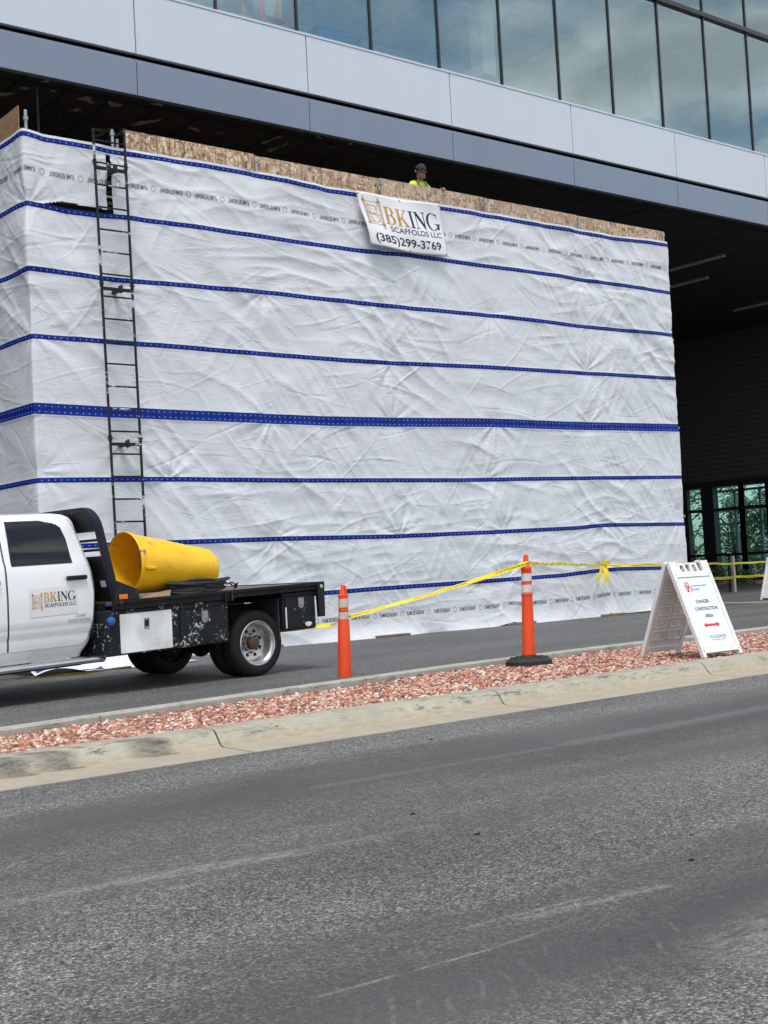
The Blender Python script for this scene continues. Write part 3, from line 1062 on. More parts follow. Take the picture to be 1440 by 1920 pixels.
def put_text(mb, s, fn, u0, u1, v0, v1, bold=0.0, flip=False):
    """fits the word into a box of the surface fn(u, v)"""
    v, f, w = text2d(s, bold)
    out = []
    for x, y in v:
        a, b = x / w, y
        if flip:
            a, b = 1 - a, 1 - b
        out.append(fn(u0 + (u1 - u0) * a, v0 + (v1 - v0) * b))
    mb.add(out, f)


def fill2d(contours):
    cu = bpy.data.curves.new("outline", 'CURVE')
    cu.dimensions = '2D'
    cu.fill_mode = 'BOTH'
    for c in contours:
        sp = cu.splines.new('POLY')
        sp.points.add(len(c) - 1)
        for p, q in zip(sp.points, c):
            p.co = (q[0], q[1], 0, 1)
        sp.use_cyclic_u = True
    ob = bpy.data.objects.new("outline", cu)
    me = bpy.data.meshes.new_from_object(ob)
    v = [(p.co.x, p.co.y) for p in me.vertices]
    f = [tuple(p.vertices) for p in me.polygons]
    bpy.data.objects.remove(ob)
    bpy.data.curves.remove(cu)
    bpy.data.meshes.remove(me)
    return v, f


def arc(cx, cy, rx, ry, a0, a1, n=12):
    return [(cx + rx * math.cos(R(a0 + (a1 - a0) * i / n)), cy + ry * math.sin(R(a0 + (a1 - a0) * i / n))) for i in range(n + 1)]


def serif_letter(ch):
    """contour sets (each filled on its own) of a high-contrast serif capital, height 1"""
    if ch == 'B':
        return [[[(0, 0), (0.40, 0)] + arc(0.40, 0.27, 0.30, 0.27, -90, 62) + arc(0.38, 0.765, 0.25, 0.235, -50, 90) + [(0, 1), (0, 0.965), (0.09, 0.94), (0.09, 0.06), (0, 0.035)],
                 [(0.245, 0.05), (0.36, 0.05)] + arc(0.36, 0.275, 0.165, 0.225, -90, 90) + [(0.245, 0.50)],
                 [(0.245, 0.545), (0.35, 0.545)] + arc(0.35, 0.75, 0.13, 0.20, -90, 90) + [(0.245, 0.95)]]], 0.72
    if ch == 'K':
        return [[[(0, 0), (0.34, 0), (0.34, 0.035), (0.25, 0.06), (0.25, 0.36), (0.335, 0.46), (0.56, 0.06), (0.48, 0.035), (0.48, 0), (0.86, 0), (0.86, 0.035), (0.78, 0.06), (0.44, 0.585),
                  (0.68, 0.92), (0.79, 0.965), (0.79, 1), (0.50, 1), (0.50, 0.965), (0.60, 0.93), (0.25, 0.44), (0.25, 0.94), (0.34, 0.965), (0.34, 1), (0, 1), (0, 0.965), (0.09, 0.94), (0.09, 0.06), (0, 0.035)]]], 0.86
    if ch == 'I':
        return [[[(0, 0), (0.34, 0), (0.34, 0.035), (0.25, 0.06), (0.25, 0.94), (0.34, 0.965), (0.34, 1), (0, 1), (0, 0.965), (0.09, 0.94), (0.09, 0.06), (0, 0.035)]]], 0.34
    if ch == 'N':
        return [[[(0, 0), (0.26, 0), (0.26, 0.035), (0.155, 0.06), (0.155, 0.80), (0.70, -0.02), (0.74, -0.02), (0.74, 0.94), (0.84, 0.965), (0.84, 1), (0.58, 1), (0.58, 0.965), (0.69, 0.94), (0.69, 0.32),
                  (0.25, 1), (0, 1), (0, 0.965), (0.11, 0.93), (0.11, 0.06), (0, 0.035)]]], 0.84
    if ch == 'G':
        outer = arc(0.43, 0.5, 0.43, 0.52, 48, 318, 26)
        inner = arc(0.46, 0.5, 0.29, 0.475, 318, 48, 26)
        return [[outer + [(0.76, 0.12), (0.76, 0.36), (0.66, 0.385), (0.66, 0.42), (0.98, 0.42), (0.98, 0.385), (0.91, 0.36), (0.91, 0.10), (0.70, 0.0)][:0] + inner + [(0.70, 0.98), (0.76, 0.98), (0.78, 0.70), (0.75, 0.70)]],
                [[(0.60, 0.41), (0.98, 0.41), (0.98, 0.375), (0.90, 0.35), (0.90, 0.10), (0.74, 0.06), (0.74, 0.35), (0.60, 0.375)]]], 0.98


def put_serif(mb, word, fn, u0, u1, v0, v1, gap=0.06):
    total = sum(serif_letter(c)[1] for c in word) + gap * (len(word) - 1)
    x = 0.0
    k = (u1 - u0) / total
    for c in word:
        fills, w = serif_letter(c)
        for i, cont in enumerate(fills):
            v, f = fill2d(cont)
            mb.add([fn(u0 + (x + p[0]) * k, v0 + p[1] * (v1 - v0), 0.0006 * i) for p in v], f)
        x += w + gap
    return mb


def strip(mb, pts, w, fn, asp=1.0, closed=False, lay=0.0):
    """a stroke of width w (in v units) drawn on fn; asp = length of one u over one v"""
    P = [Vector((p[0] * asp, p[1], 0)) for p in pts]
    n = len(P)
    a, b = [], []
    for i in range(n):
        t = (P[(i + 1) % n] - P[i - 1]) if closed else (P[min(i + 1, n - 1)] - P[max(i - 1, 0)])
        t.normalize()
        s = Vector((-t.y, t.x, 0)) * w / 2
        a.append(P[i] + s); b.append(P[i] - s)
    vs = [fn(p.x / asp, p.y, lay) for p in a] + [fn(p.x / asp, p.y, lay) for p in b]
    m = n if closed else n - 1
    mb.add(vs, [(i, (i + 1) % n, n + (i + 1) % n, n + i) for i in range(m)])


def emblem(mb, fn, u0, u1, v0, v1, asp):
    """scaffold frame with the letters B and K drawn inside it"""
    def g(a, b, lay=0.0):
        return fn(u0 + (u1 - u0) * a, v0 + (v1 - v0) * b, lay)
    q = asp * (u1 - u0) / (v1 - v0)
    L = 0.0
    def st(pts, w):
        nonlocal L
        L += 0.00025
        strip(mb, pts, w, g, q, False, L)
    for x in (0.10, 0.90):
        st([(x - 0.03, 0.0 if x > .5 else 0.12), (x - 0.03, 1.0)], 0.022)
        st([(x + 0.03, 0.0 if x > .5 else 0.12), (x + 0.03, 1.0)], 0.022)
    for y in (0.86, 0.14):
        st([(0.02, y), (0.98, y)], 0.016)
        for x in (0.10, 0.90):
            st([(x - 0.10, y), (x - 0.03, y + 0.025), (x + 0.03, y + 0.025), (x + 0.10, y)], 0.05)
    st([(0.10, 0.52), (0.90, 0.44)], 0.012)
    st([(0.30, 0.20), (0.30, 0.80)], 0.018)
    st([(0.22, 0.74), (0.55, 0.74)] + arc(0.55, 0.61, 0.17, 0.13, 90, -90, 10) + [(0.22, 0.48)], 0.018)
    st([(0.55, 0.48)] + arc(0.57, 0.345, 0.20, 0.135, 90, -90, 10) + [(0.22, 0.21)], 0.018)
    st([(0.42, 0.20), (0.42, 0.70)], 0.012)
    st([(0.42, 0.42), (0.84, 0.84)], 0.014)
    st([(0.50, 0.48), (0.86, 0.16)], 0.014)
    st([(0.22, 0.21), (0.22, 0.74)], 0.012)


def company_print(fn, parent, asp, phone, lab=None):
    mb = MB(); emblem(mb, fn, *((0.035, 0.25, 0.34, 0.93) if phone else (0.04, 0.27, 0.22, 0.84)), asp)
    mb.build('emblem', M['gold_ink'], parent, recalc=False)
    va, vb = (0.47, 0.80) if phone else (0.49, 0.83)
    ua, ub = (0.27, 0.975) if phone else (0.29, 0.975)
    wid = [serif_letter(c)[1] for c in "BKING"]
    tot = sum(wid) + 0.06 * 4
    cut = ua + (ub - ua) * (wid[0] + wid[1] + 0.06) / tot
    mb = MB(); put_serif(mb, "BK", fn, ua, cut, va, vb)
    mb.build('lettering', M['gold_ink'], parent, recalc=False)
    mb = MB(); put_serif(mb, "ING", fn, cut + (ub - ua) * 0.06 / tot, ub, va, vb)
    mb.build('lettering', M['navy_ink'], parent, recalc=False)
    mb = MB()
    if phone:
        put_text(mb, "SCAFFOLDS LLC", fn, 0.30, 0.965, 0.335, 0.435, 0.012)
        mb.build('lettering', M['navy_ink'], parent, recalc=False)
        mb = MB()
        put_text(mb, "(385)299-3769", fn, 0.075, 0.93, 0.10, 0.245, 0.02)
    else:
        put_text(mb, "SCAFFOLDS LLC", fn, 0.31, 0.975, 0.31, 0.43, 0.006)
    mb.build('lettering', M['navy_ink'], parent, recalc=False)


# =================================================================== scaffold
def osb_mat():
    m, nt, b = new_mat('strand_board')
    t = NT(nt)
    co = t.coords()
    o = t.sep(co)
    warp = t.noise(co, 3.0, 2.0, 0.5, 0, "Color")
    vm = nt.nodes.new("ShaderNodeVectorMath"); vm.operation = 'MULTIPLY_ADD'
    t.link(warp, vm.inputs[0]); vm.inputs[1].default_value = (0.25, 0.25, 0.25); t.link(co, vm.inputs[2])
    a = t.voronoi(t.mapping(vm.outputs[0], (1, 1, 3.4), (0, R(28), 0)), 6.5, 'F1', "Color")
    c = t.voronoi(t.mapping(vm.outputs[0], (3.2, 1, 1), (0, R(-20), 0)), 7.0, 'F1', "Color")
    pick = t.ramp(t.noise(co, 16.0, 1.0), [(0.49, 0.0), (0.51, 1.0)])
    v = t.sep(t.mix(pick, a, c))[0]
    col = t.ramp(v, [(0.0, (0.13, 0.07, 0.04)), (0.22, (0.34, 0.21, 0.12)), (0.55, (0.48, 0.325, 0.205)), (0.8, (0.62, 0.46, 0.32)), (1.0, (0.78, 0.64, 0.49))])
    grey = t.ramp(t.noise(t.mapping(co, (0.25, 1, 0.6)), 1.0, 2.0), [(0.4, 0.0), (0.62, 0.45)])
    col = t.mix(grey, col, (0.36, 0.29, 0.24))
    f = t.math('FRACT', t.math('DIVIDE', t.math('ADD', o[0], 0.06), 0.445))
    line = t.math('LESS_THAN', f, 0.030)
    f2 = t.math('FRACT', t.math('DIVIDE', t.math('ADD', o[0], 0.30), 1.335))
    line = t.math('MAXIMUM', line, t.math('LESS_THAN', f2, 0.012))
    left = t.math('LESS_THAN', o[0], 6.45)
    col = t.mix(t.math('MULTIPLY', t.math('MULTIPLY', line, left), 0.75), col, (0.06, 0.045, 0.03))
    t.link(col, b.inputs["Base Color"])
    b.inputs["Roughness"].default_value = 0.75
    t.link(t.bump(v, 0.3, 0.006), b.inputs["Normal"])
    return m


def ply_mat():
    m, nt, b = new_mat('weathered_ply')
    t = NT(nt)
    co = t.coords()
    g = t.noise(t.mapping(co, (1, 0.8, 9)), 3.0, 6.0, 0.65, 0.6)
    col = t.ramp(g, [(0.25, (0.16, 0.085, 0.045)), (0.5, (0.27, 0.155, 0.085)), (0.75, (0.36, 0.23, 0.14))])
    t.link(col, b.inputs["Base Color"])
    b.inputs["Roughness"].default_value = 0.8
    t.link(t.bump(g, 0.2, 0.004), b.inputs["Normal"])
    return m


M['osb'] = osb_mat()
M['ply'] = ply_mat()
M['galv'] = simple('galvanised', (0.42, 0.43, 0.44), (0.26, 0.26, 0.26), 18, 0.45, 0.6, 0.1, 60)
M['plank'] = simple('plank', (0.30, 0.20, 0.12), (0.17, 0.11, 0.07), 3, 0.85, 0, 0.3, 20, .05, (.4, 4, 4))

CX, CY = 8.06, 18.555                       # corner of the wrapped scaffold
sc = thing('scaffold', 'tube scaffold with strand board guard panels rising behind the white sheeting', 'scaffold', (CX, CY, 0))
PX = [8.12, 9.58, 12.33, 15.12, 17.78, 20.49, 23.27]
for i, x in enumerate(PX):
    for y in (18.605, 20.25):
        topz = 8.54 if y < 19 else 8.0
        if i == 0: topz = 8.60 if y < 19 else 8.3
        mb = MB(); mb.tube([(x, y, 0.03), (x, y, topz)], 0.026, 10)
        if y < 19:
            for zc in (8.16, 8.44):
                mb.tube([(x, y, zc), (x, y, zc + 0.06)], 0.038, 10)
        mb.box(x - 0.08, x + 0.08, y - 0.08, y + 0.08, 0.02, 0.03)
        mb.build('post', M['galv'], sc, smooth=True)
mb = MB(); mb.tube([(9.67, 18.62, 7.0), (9.67, 18.62, 8.40)], 0.026, 10)
mb.build('post', M['galv'], sc, smooth=True)
for y in (18.66, 20.19):
    mb = MB()
    for z in (2.0, 4.0, 6.0, 7.25, 7.95):
        mb.tube([(8.12, y, z), (23.22, y, z)], 0.024, 8)
    mb.build('ledger', M['galv'], sc, smooth=True)
mb = MB()
for x in PX:
    for z in (2.06, 4.06, 6.06, 7.30):
        mb.tube([(x + 0.06, 18.55, z), (x + 0.06, 20.3, z)], 0.024, 8)
mb.build('transom', M['galv'], sc, smooth=True)
mb = MB()
for z in (7.34, 4.12):
    for k in range(6):
        mb.box(8.15, 23.22, 18.72 + 0.25 * k, 18.72 + 0.25 * k + 0.235, z, z + 0.045)
mb.build('platform', M['plank'], sc)
edges_x = [9.825, 12.36, 15.15, 17.82, 20.54, 23.38]
for i in range(5):
    z1 = (8.615, 8.59, 8.605, 8.595, 8.585)[i]
    mb = MB(); mb.box(edges_x[i] + 0.004, edges_x[i + 1] - 0.004, 18.695, 18.713, 7.42, z1)
    mb.build('guard_panel', M['osb'], sc, bevel=0.002)
mb = MB(); mb.box(8.075, 8.093, 18.78, 21.2, 7.6, 8.72)
o = mb.build('guard_panel', M['ply'], sc, bevel=0.002)
o['label'] = 'weathered brown plywood guard panel'
mb = MB()
for x0_, y_ in ((11.55, 18.45), (14.25, 18.32), (17.55, 18.38), (20.25, 18.40)):
    mb.box(x0_, x0_ + 0.75, y_, y_ + 0.24, 0.004, 0.042)
mb.box(8.0, 23.3, 18.52, 18.74, 0.001, 0.02)
mb.build('sole_board', M['plank'], sc, bevel=0.004)

# =================================================================== the white sheeting
def vnoise(x, y, seed=0):
    """smooth value noise in -1..1"""
    xi, yi = np.floor(x).astype(np.int64), np.floor(y).astype(np.int64)
    fx, fy = x - xi, y - yi
    fx = fx * fx * fx * (fx * (fx * 6 - 15) + 10)
    fy = fy * fy * fy * (fy * (fy * 6 - 15) + 10)

    def h(i, j):
        n = (i * 374761393 + j * 668265263 + seed * 1442695041) & 0x7fffffff
        n = ((n ^ (n >> 13)) * 1274126177) & 0x7fffffff
        n = n ^ (n >> 16)
        return (n & 0xffff) / 32767.5 - 1.0
    a, b = h(xi, yi), h(xi + 1, yi)
    c, d = h(xi, yi + 1), h(xi + 1, yi + 1)
    return (a * (1 - fx) + b * fx) * (1 - fy) + (c * (1 - fx) + d * fx) * fy


def fbm(x, y, seed=0, oct=4, gain=0.5):
    s, a, t = 0, 1.0, 0
    for k in range(oct):
        s = s + a * vnoise(x * 2 ** k + 7.3 * k, y * 2 ** k + 3.1 * k, seed + k)
        t += a
        a *= gain
    return s / t


BANDS = [   # nominal height, half width, [(x, height)...] as it hangs
    (8.15, 0.040, [(8.06, 8.19), (8.34, 8.15), (9.48, 8.155), (10.4, 8.17), (12.1, 8.175), (13.1, 8.15), (13.8, 8.105), (14.4, 8.13), (16.5, 8.16), (17.8, 8.17), (20.9, 8.14), (23.3, 8.20)]),
    (7.10, 0.040, [(8.06, 7.12), (8.68, 7.06), (9.2, 7.065), (9.8, 7.10), (12, 7.09), (14.3, 7.09), (15.9, 7.13), (18.3, 7.14), (20.5, 7.14), (23.3, 7.12)]),
    (6.10, 0.040, [(8.06, 6.10), (9.2, 6.06), (10.8, 6.09), (12.3, 6.12), (15.5, 6.11), (17.8, 6.15), (20.4, 6.13), (23.3, 6.16)]),
    (5.06, 0.040, [(8.06, 5.06), (10.8, 5.05), (13.9, 5.03), (15.4, 5.05), (17.3, 5.10), (20, 5.13), (23.3, 5.17)]),
    (3.95, 0.088, [(8.06, 3.95), (9.2, 3.93), (11.5, 3.92), (13.5, 3.91), (15.2, 3.94), (17.5, 4.00), (19.6, 4.0), (23.3, 4.05)]),
    (2.87, 0.040, [(8.06, 2.85), (10.1, 2.87), (13, 2.85), (16.5, 2.86), (18.5, 2.89), (23.3, 2.94)]),
    (1.85, 0.040, [(8.06, 1.83), (10.3, 1.84), (12.33, 1.845), (14.8, 1.82), (17.4, 1.84), (19.7, 1.87), (20.6, 1.91), (23.3, 1.885)]),
    (0.90, 0.040, [(8.06, 0.86), (13.3, 0.865), (14.3, 0.88), (17, 0.89), (19.3, 0.91), (20.2, 0.955), (20.9, 0.97), (22.4, 0.93), (23.3, 0.92)]),
]
TIES = [(0.02, 7.10), (0.02, 5.13), (0.02, 3.0), (1.46, 5.96), (1.46, 3.50), (1.5, 8.1), (4.2, 8.18), (6.95, 8.16), (9.6, 8.2), (12.3, 8.18), (4.22, 6.10), (6.97, 7.1), (9.6, 6.12), (12.3, 7.1),
        (4.22, 3.93), (6.92, 3.95), (9.58, 3.98), (12.3, 4.0), (4.25, 1.86), (6.95, 1.84), (9.62, 1.86), (12.62, 1.91), (6.97, 5.05), (12.3, 5.12), (15.1, 6.1), (15.1, 4.05), (15.1, 2.0), (9.62, 0.9), (12.4, 0.95), (9.2, 2.87), (2.2, 2.86)]


def tarp_offset(l, z):
    """how far the cloth stands off the scaffold at run l and height z"""
    d = 0.045 + 0.028 * fbm(l * 0.55, z * 0.6, 3, 3)
    # long soft folds slanting one way or the other
    for ang, sc_, amp, seed in ((-38, 1.0, 0.017, 21), (-50, 1.5, 0.012, 31), (58, 1.5, 0.006, 41), (-8, 1.3, 0.013, 51), (-58, 3.0, 0.006, 61), (6, 2.2, 0.006, 71)):
        c, s = math.cos(R(ang)), math.sin(R(ang))
        a, b = l * c + z * s, -l * s + z * c
        n = vnoise(a * 0.55 * sc_, b * 2.6 * sc_ + 0.6 * vnoise(l * 0.8, z * 0.8, seed + 5), seed)
        mask = np.clip(0.5 + 1.3 * vnoise(l * 0.42, z * 0.5, seed + 2), 0, 1)
        d = d + amp * (1 - np.abs(n) * 2.0) * mask
    # folds that run out from where the cloth is tied
    rs = np.random.default_rng(5)
    for (tl, tz) in TIES:
        dx, dz = l - tl, z - tz
        r = np.sqrt(dx * dx + dz * dz) + 1e-4
        th = np.arctan2(dz, dx)
        k, ph = rs.integers(6, 11), rs.uniform(0, 6.28)
        amp = rs.uniform(0.016, 0.034)
        fold = (np.cos(k * th + ph) * 0.6 + np.cos((k + 7) * th + 2 * ph) * 0.4) * np.clip(0.55 - 0.9 * np.sin(th + rs.normal(0, .5)) * rs.choice([1, 1, -1]), 0.05, 1)
        d = d + amp * fold * np.exp(-r / 0.55) * (r / (r + 0.10))
        d = d - 0.035 * np.exp(-(r / 0.22) ** 2)
    # hard creases: packing folds and tension lines
    for i in range(340):
        cl, cz = rs.uniform(-2.3, 15.2), rs.uniform(0.1, 8.0)
        a = rs.choice([rs.normal(R(8), R(14)), rs.normal(R(35), R(15)), rs.normal(R(-28), R(16))])
        L, w = rs.uniform(0.25, 1.0), rs.uniform(0.009, 0.014)
        amp = rs.uniform(0.004, 0.011) * rs.choice([1, 1, -1])
        bend = rs.normal(0, 0.12)
        sel = (np.abs(l - cl) < L + 0.2) & (np.abs(z - cz) < L + 0.2)
        if not sel.any():
            continue
        dx, dz = l[sel] - cl, z[sel] - cz
        u = dx * math.cos(a) + dz * math.sin(a)
        v = -dx * math.sin(a) + dz * math.cos(a) - bend * u * u
        d[sel] += amp * np.exp(-(v / w) ** 2) * np.clip(1.2 * (1 - (u / L) ** 2), 0, 1)
    # each hem band is a stiffer double layer, the heavy one laps over
    for zc, hw, _ in BANDS:
        d = d + 0.010 * np.exp(-((z - zc) / (hw * 1.1)) ** 2)
    d = d + 0.022 * np.exp(-((z - 3.86) / 0.03) ** 2) + 0.014 * np.clip((3.85 - z) / 0.05, 0, 1) * np.exp(-np.clip(3.85 - z, 0, 9) / 0.35)
    # skirt spreads where it meets the ground
    sk = np.clip((0.30 - z) / 0.30, 0, 1)
    d = d + sk ** 2 * (0.07 + 0.07 * vnoise(l * 1.3, z * 0, 77))
    return np.maximum(d, 0.012)


def tarp_z(l, zc):
    """height at which the cloth's own level zc really hangs"""
    x = np.maximum(l, 0) + CX
    lev = np.array([b[0] for b in BANDS])[::-1]
    devs = [np.interp(x, [p[0] for p in b[2]], [p[1] for p in b[2]]) - b[0] for b in BANDS][::-1]
    dev = np.zeros_like(zc)
    bot = np.interp(x, [8, 15.5, 17.3, 17.75, 18.1, 20.2, 20.55, 20.9, 22.2, 23.3], [0, 0, 0.0, 0.06, 0.0, 0.0, 0.055, 0.02, 0.03, 0.05])
    L = [0.0] + list(lev) + [8.3]
    D = [bot] + devs + [devs[-1]]
    for k in range(len(L) - 1):
        m = (zc >= L[k]) & (zc <= L[k + 1])
        u = (zc - L[k]) / (L[k + 1] - L[k])
        u = u * u * (3 - 2 * u)
        dev = np.where(m, D[k] * (1 - u) + D[k + 1] * u, dev)
    top = 0.012 * vnoise(l * 1.1, l * 0 + 2.0, 9)
    return zc + dev + top * np.clip((zc - 7.9) / 0.3, 0, 1)


def tarp_frame(l):
    """point on the scaffold face and its outward direction"""
    a = np.clip((l + 0.07) / 0.14, 0, 1)
    a = a * a * (3 - 2 * a)
    nx, ny = -(1 - a), -a
    s = np.sqrt(nx * nx + ny * ny)
    px = np.where(l < 0, CX - 0.03 * (-l), CX + l)
    py = np.where(l < 0, CY - l, CY)
    return px, py, nx / s, ny / s


def tarp_point(l, zc, lift=0.0):
    l, zc = np.asarray(l, float).reshape(-1), np.asarray(zc, float).reshape(-1)
    d = tarp_offset(l, zc) + lift
    px, py, nx, ny = tarp_frame(l)
    return np.stack([px + nx * d, py + ny * d, tarp_z(l, zc)], 1)


def tarp_mat():
    m, nt, b = new_mat('white_sheeting')
    t = NT(nt)
    uv = t.coords("UV")
    o = t.sep(uv)
    u, v = o[0], o[1]
    co = t.mapping(uv, (1, 1, 1))
    band = None
    star = None
    for zc, hw, _ in BANDS:
        dv = t.math('ABSOLUTE', t.math('SUBTRACT', v, zc))
        k = t.math('LESS_THAN', dv, hw)
        band = k if band is None else t.math('MAXIMUM', band, k)
        rows = (0.0,) if hw < 0.06 else (-0.042, 0.042)
        for r in rows:
            a = t.math('SUBTRACT', t.math('FRACT', t.math('DIVIDE', u, 0.102)), 0.5)
            a = t.math('MULTIPLY', a, 0.102)
            e = t.math('SUBTRACT', v, zc + r)
            dd = t.math('SQRT', t.math('ADD', t.math('MULTIPLY', a, a), t.math('MULTIPLY', e, e)))
            s = t.math('LESS_THAN', dd, 0.0085)
            star = s if star is None else t.math('MAXIMUM', star, s)
    n = t.noise(co, 0.9, 5.0, 0.6)
    white = t.mix(t.ramp(n, [(0.3, 0.0), (0.7, 1.0)]), (0.595, 0.612, 0.642), (0.655, 0.672, 0.702))
    dirt = t.math('MULTIPLY', t.ramp(v, [(0.0, 0.30), (0.35, 0.05), (1.0, 0.0)]), t.ramp(t.noise(t.mapping(co, (3, 6, 1)), 2.0, 6.0, 0.7), [(0.4, 0.0), (0.7, 1.0)]))
    white = t.mix(dirt, white, (0.35, 0.33, 0.30))
    blue = t.mix(t.ramp(t.noise(co, 6.0, 3.0), [(0.3, 0.0), (0.7, 1.0)]), (0.003, 0.018, 0.17), (0.005, 0.028, 0.24))
    blue = t.mix(star, blue, (0.42, 0.38, 0.55))
    t.link(t.mix(band, white, blue), b.inputs["Base Color"])
    b.inputs["Roughness"].default_value = 0.40
    b.inputs["Specular IOR Level"].default_value = 0.45
    # packing creases: crisp thin lines in a loose net, kept only in places
    def net(scale, rot, stretch, w, mscale, lo, hi, wob):
        base_ = t.mapping(co, (1.0, stretch, 1), (0, 0, R(rot)))
        vm = nt.nodes.new("ShaderNodeVectorMath"); vm.operation = 'MULTIPLY_ADD'
        t.link(t.noise(base_, scale * 0.8, 3.0, 0.5, 0, "Color"), vm.inputs[0]); vm.inputs[1].default_value = (wob, wob, 0); t.link(base_, vm.inputs[2])
        e = t.voronoi(vm.outputs[0], scale, 'DISTANCE_TO_EDGE', "Distance")
        line = t.ramp(e, [(0.0, 1.0), (w * 0.5, 0.6), (w, 0.0)])
        return t.math('MULTIPLY', line, t.ramp(t.noise(co, mscale, 3.0, 0.6), [(lo, 0.0), (hi, 1.0)]))
    l1 = net(0.95, 12, 1.9, 0.022, 0.9, 0.47, 0.56, 0.35)
    l2 = net(1.7, -24, 2.1, 0.032, 0.7, 0.50, 0.58, 0.25)
    l3 = net(3.4, 32, 1.5, 0.05, 0.8, 0.52, 0.62, 0.12)
    # small crinkle that runs along the weave, in patches
    w1 = t.noise(t.mapping(co, (1.0, 3.2, 1), (0, 0, R(10))), 5.0, 4.0, 0.55, 0.6)
    w2 = t.noise(t.mapping(co, (1.0, 3.6, 1), (0, 0, R(-38))), 4.5, 4.0, 0.55, 0.6)
    fine = t.noise(t.mapping(co, (1, 2.2, 1), (0, 0, R(-12))), 24.0, 3.0, 0.55, 0.4)
    calm = t.ramp(t.noise(co, 0.6, 3.0, 0.6), [(0.40, 0.15), (0.62, 1.0)])
    calm2 = t.ramp(t.noise(t.mapping(co, (1, 1, 1), (0, 0, 0), (9, 4, 0)), 0.8, 3.0, 0.6), [(0.42, 0.1), (0.62, 1.0)])
    h = t.math('ADD', t.math('MULTIPLY', t.math('ADD', w1, t.math('MULTIPLY', fine, 0.35)), t.math('MULTIPLY', calm, 0.55)), t.math('MULTIPLY', w2, t.math('MULTIPLY', calm2, 0.6)))
    h = t.math('ADD', h, t.math('ADD', t.math('MULTIPLY', l1, 0.26), t.math('ADD', t.math('MULTIPLY', l2, 0.18), t.math('MULTIPLY', l3, 0.09))))
    t.link(t.bump(h, 0.5, 0.022), b.inputs["Normal"])
    rr_ = nt.nodes.new("ShaderNodeMix"); rr_.data_type = 'FLOAT'
    t.link(band, rr_.inputs[0]); rr_.inputs[2].default_value = 0.38; rr_.inputs[3].default_value = 0.6
    t.link(rr_.outputs[0], b.inputs["Roughness"])
    t.link(t.math('MULTIPLY_ADD', band, -0.3, 0.45), b.inputs["Specular IOR Level"])
    return m


M['sheeting'] = tarp_mat()
step = 0.021
ls = np.arange(-2.5, 15.23, step)
zs = np.arange(0.0, 8.235, step)
LL, ZZ = np.meshgrid(ls, zs)
P = tarp_point(LL.reshape(-1), ZZ.reshape(-1))
edge = 15.2 + 0.012 * vnoise(ZZ.reshape(-1) * 1.7, ZZ.reshape(-1) * 0, 4)
P[:, 0] = np.where(LL.reshape(-1) > 15.2, CX + edge, P[:, 0])
nu, nv = len(ls), len(zs)
ii, jj = np.meshgrid(np.arange(nu - 1), np.arange(nv - 1))
ii, jj = ii.reshape(-1), jj.reshape(-1)
lc, zc_ = ls[ii] + step / 2, zs[jj] + step / 2
slit = (np.abs(lc - (1.375 + 0.008 * np.sin(zc_ * 5))) < 0.042 + 0.012 * (8.2 - zc_)) & (zc_ > 7.15) & (zc_ < 8.09)
flap = (lc > 0.28) & (lc < 1.43) & (zc_ > 7.145) & (zc_ < 7.15 + 0.085 * np.clip((lc - 0.28) / 0.25, 0, 1) * (1.0 - 0.35 * np.clip((lc - 0.8) / 0.6, 0, 1)))
keep = ~(slit | flap)
ii, jj = ii[keep], jj[keep]
F = np.stack([jj * nu + ii, jj * nu + ii + 1, (jj + 1) * nu + ii + 1, (jj + 1) * nu + ii], 1)
me = bpy.data.meshes.new('sheeting')
me.vertices.add(len(P)); me.vertices.foreach_set("co", P.reshape(-1))
me.loops.add(F.size); me.loops.foreach_set("vertex_index", F.reshape(-1).astype(np.int32))
me.polygons.add(len(F))
me.polygons.foreach_set("loop_start", np.arange(0, F.size, 4, dtype=np.int32))
me.polygons.foreach_set("loop_total", np.full(len(F), 4, dtype=np.int32))
me.update(calc_edges=True)
uvl = me.uv_layers.new(name="UVMap")
uvv = np.stack([LL.reshape(-1), ZZ.reshape(-1)], 1)[F.reshape(-1)]
uvl.data.foreach_set("uv", uvv.reshape(-1))
me.polygons.foreach_set("use_smooth", [True] * len(F))
me.materials.append(M['sheeting'])
tarp = bpy.data.objects.new('plastic_sheeting', me)
COL.objects.link(tarp)
tag(tarp, 'wrinkled white plastic sheeting with blue starred bands wrapped round the tall scaffold', 'sheeting')


def tarp_fn(u, v, lay=0.0):
    return tuple(tarp_point([u], [v], 0.004 + lay)[0])


def flat_words(mb, s, l0, l1, z0, z1, flip):
    v, f, w = text2d(s, 0.012)
    a = np.array(v)
    x, y = a[:, 0] / w, a[:, 1]
    if flip:
        x, y = 1 - x, 1 - y
    mb.add(tarp_point(l0 + (l1 - l0) * x, z0 + (z1 - z0) * y, 0.004), f)


def flame_outline(c, zc, r, flip):
    pts = arc(0, -0.1, 0.62, 0.62, 150, 390, 14) + [(0.55, 0.55), (0.30, 0.40), (0.18, 0.85), (-0.05, 0.50), (-0.25, 0.78), (-0.40, 0.40)]
    sgn = -1 if flip else 1
    return [(c + sgn * p[0] * r, zc + sgn * p[1] * r) for p in pts]


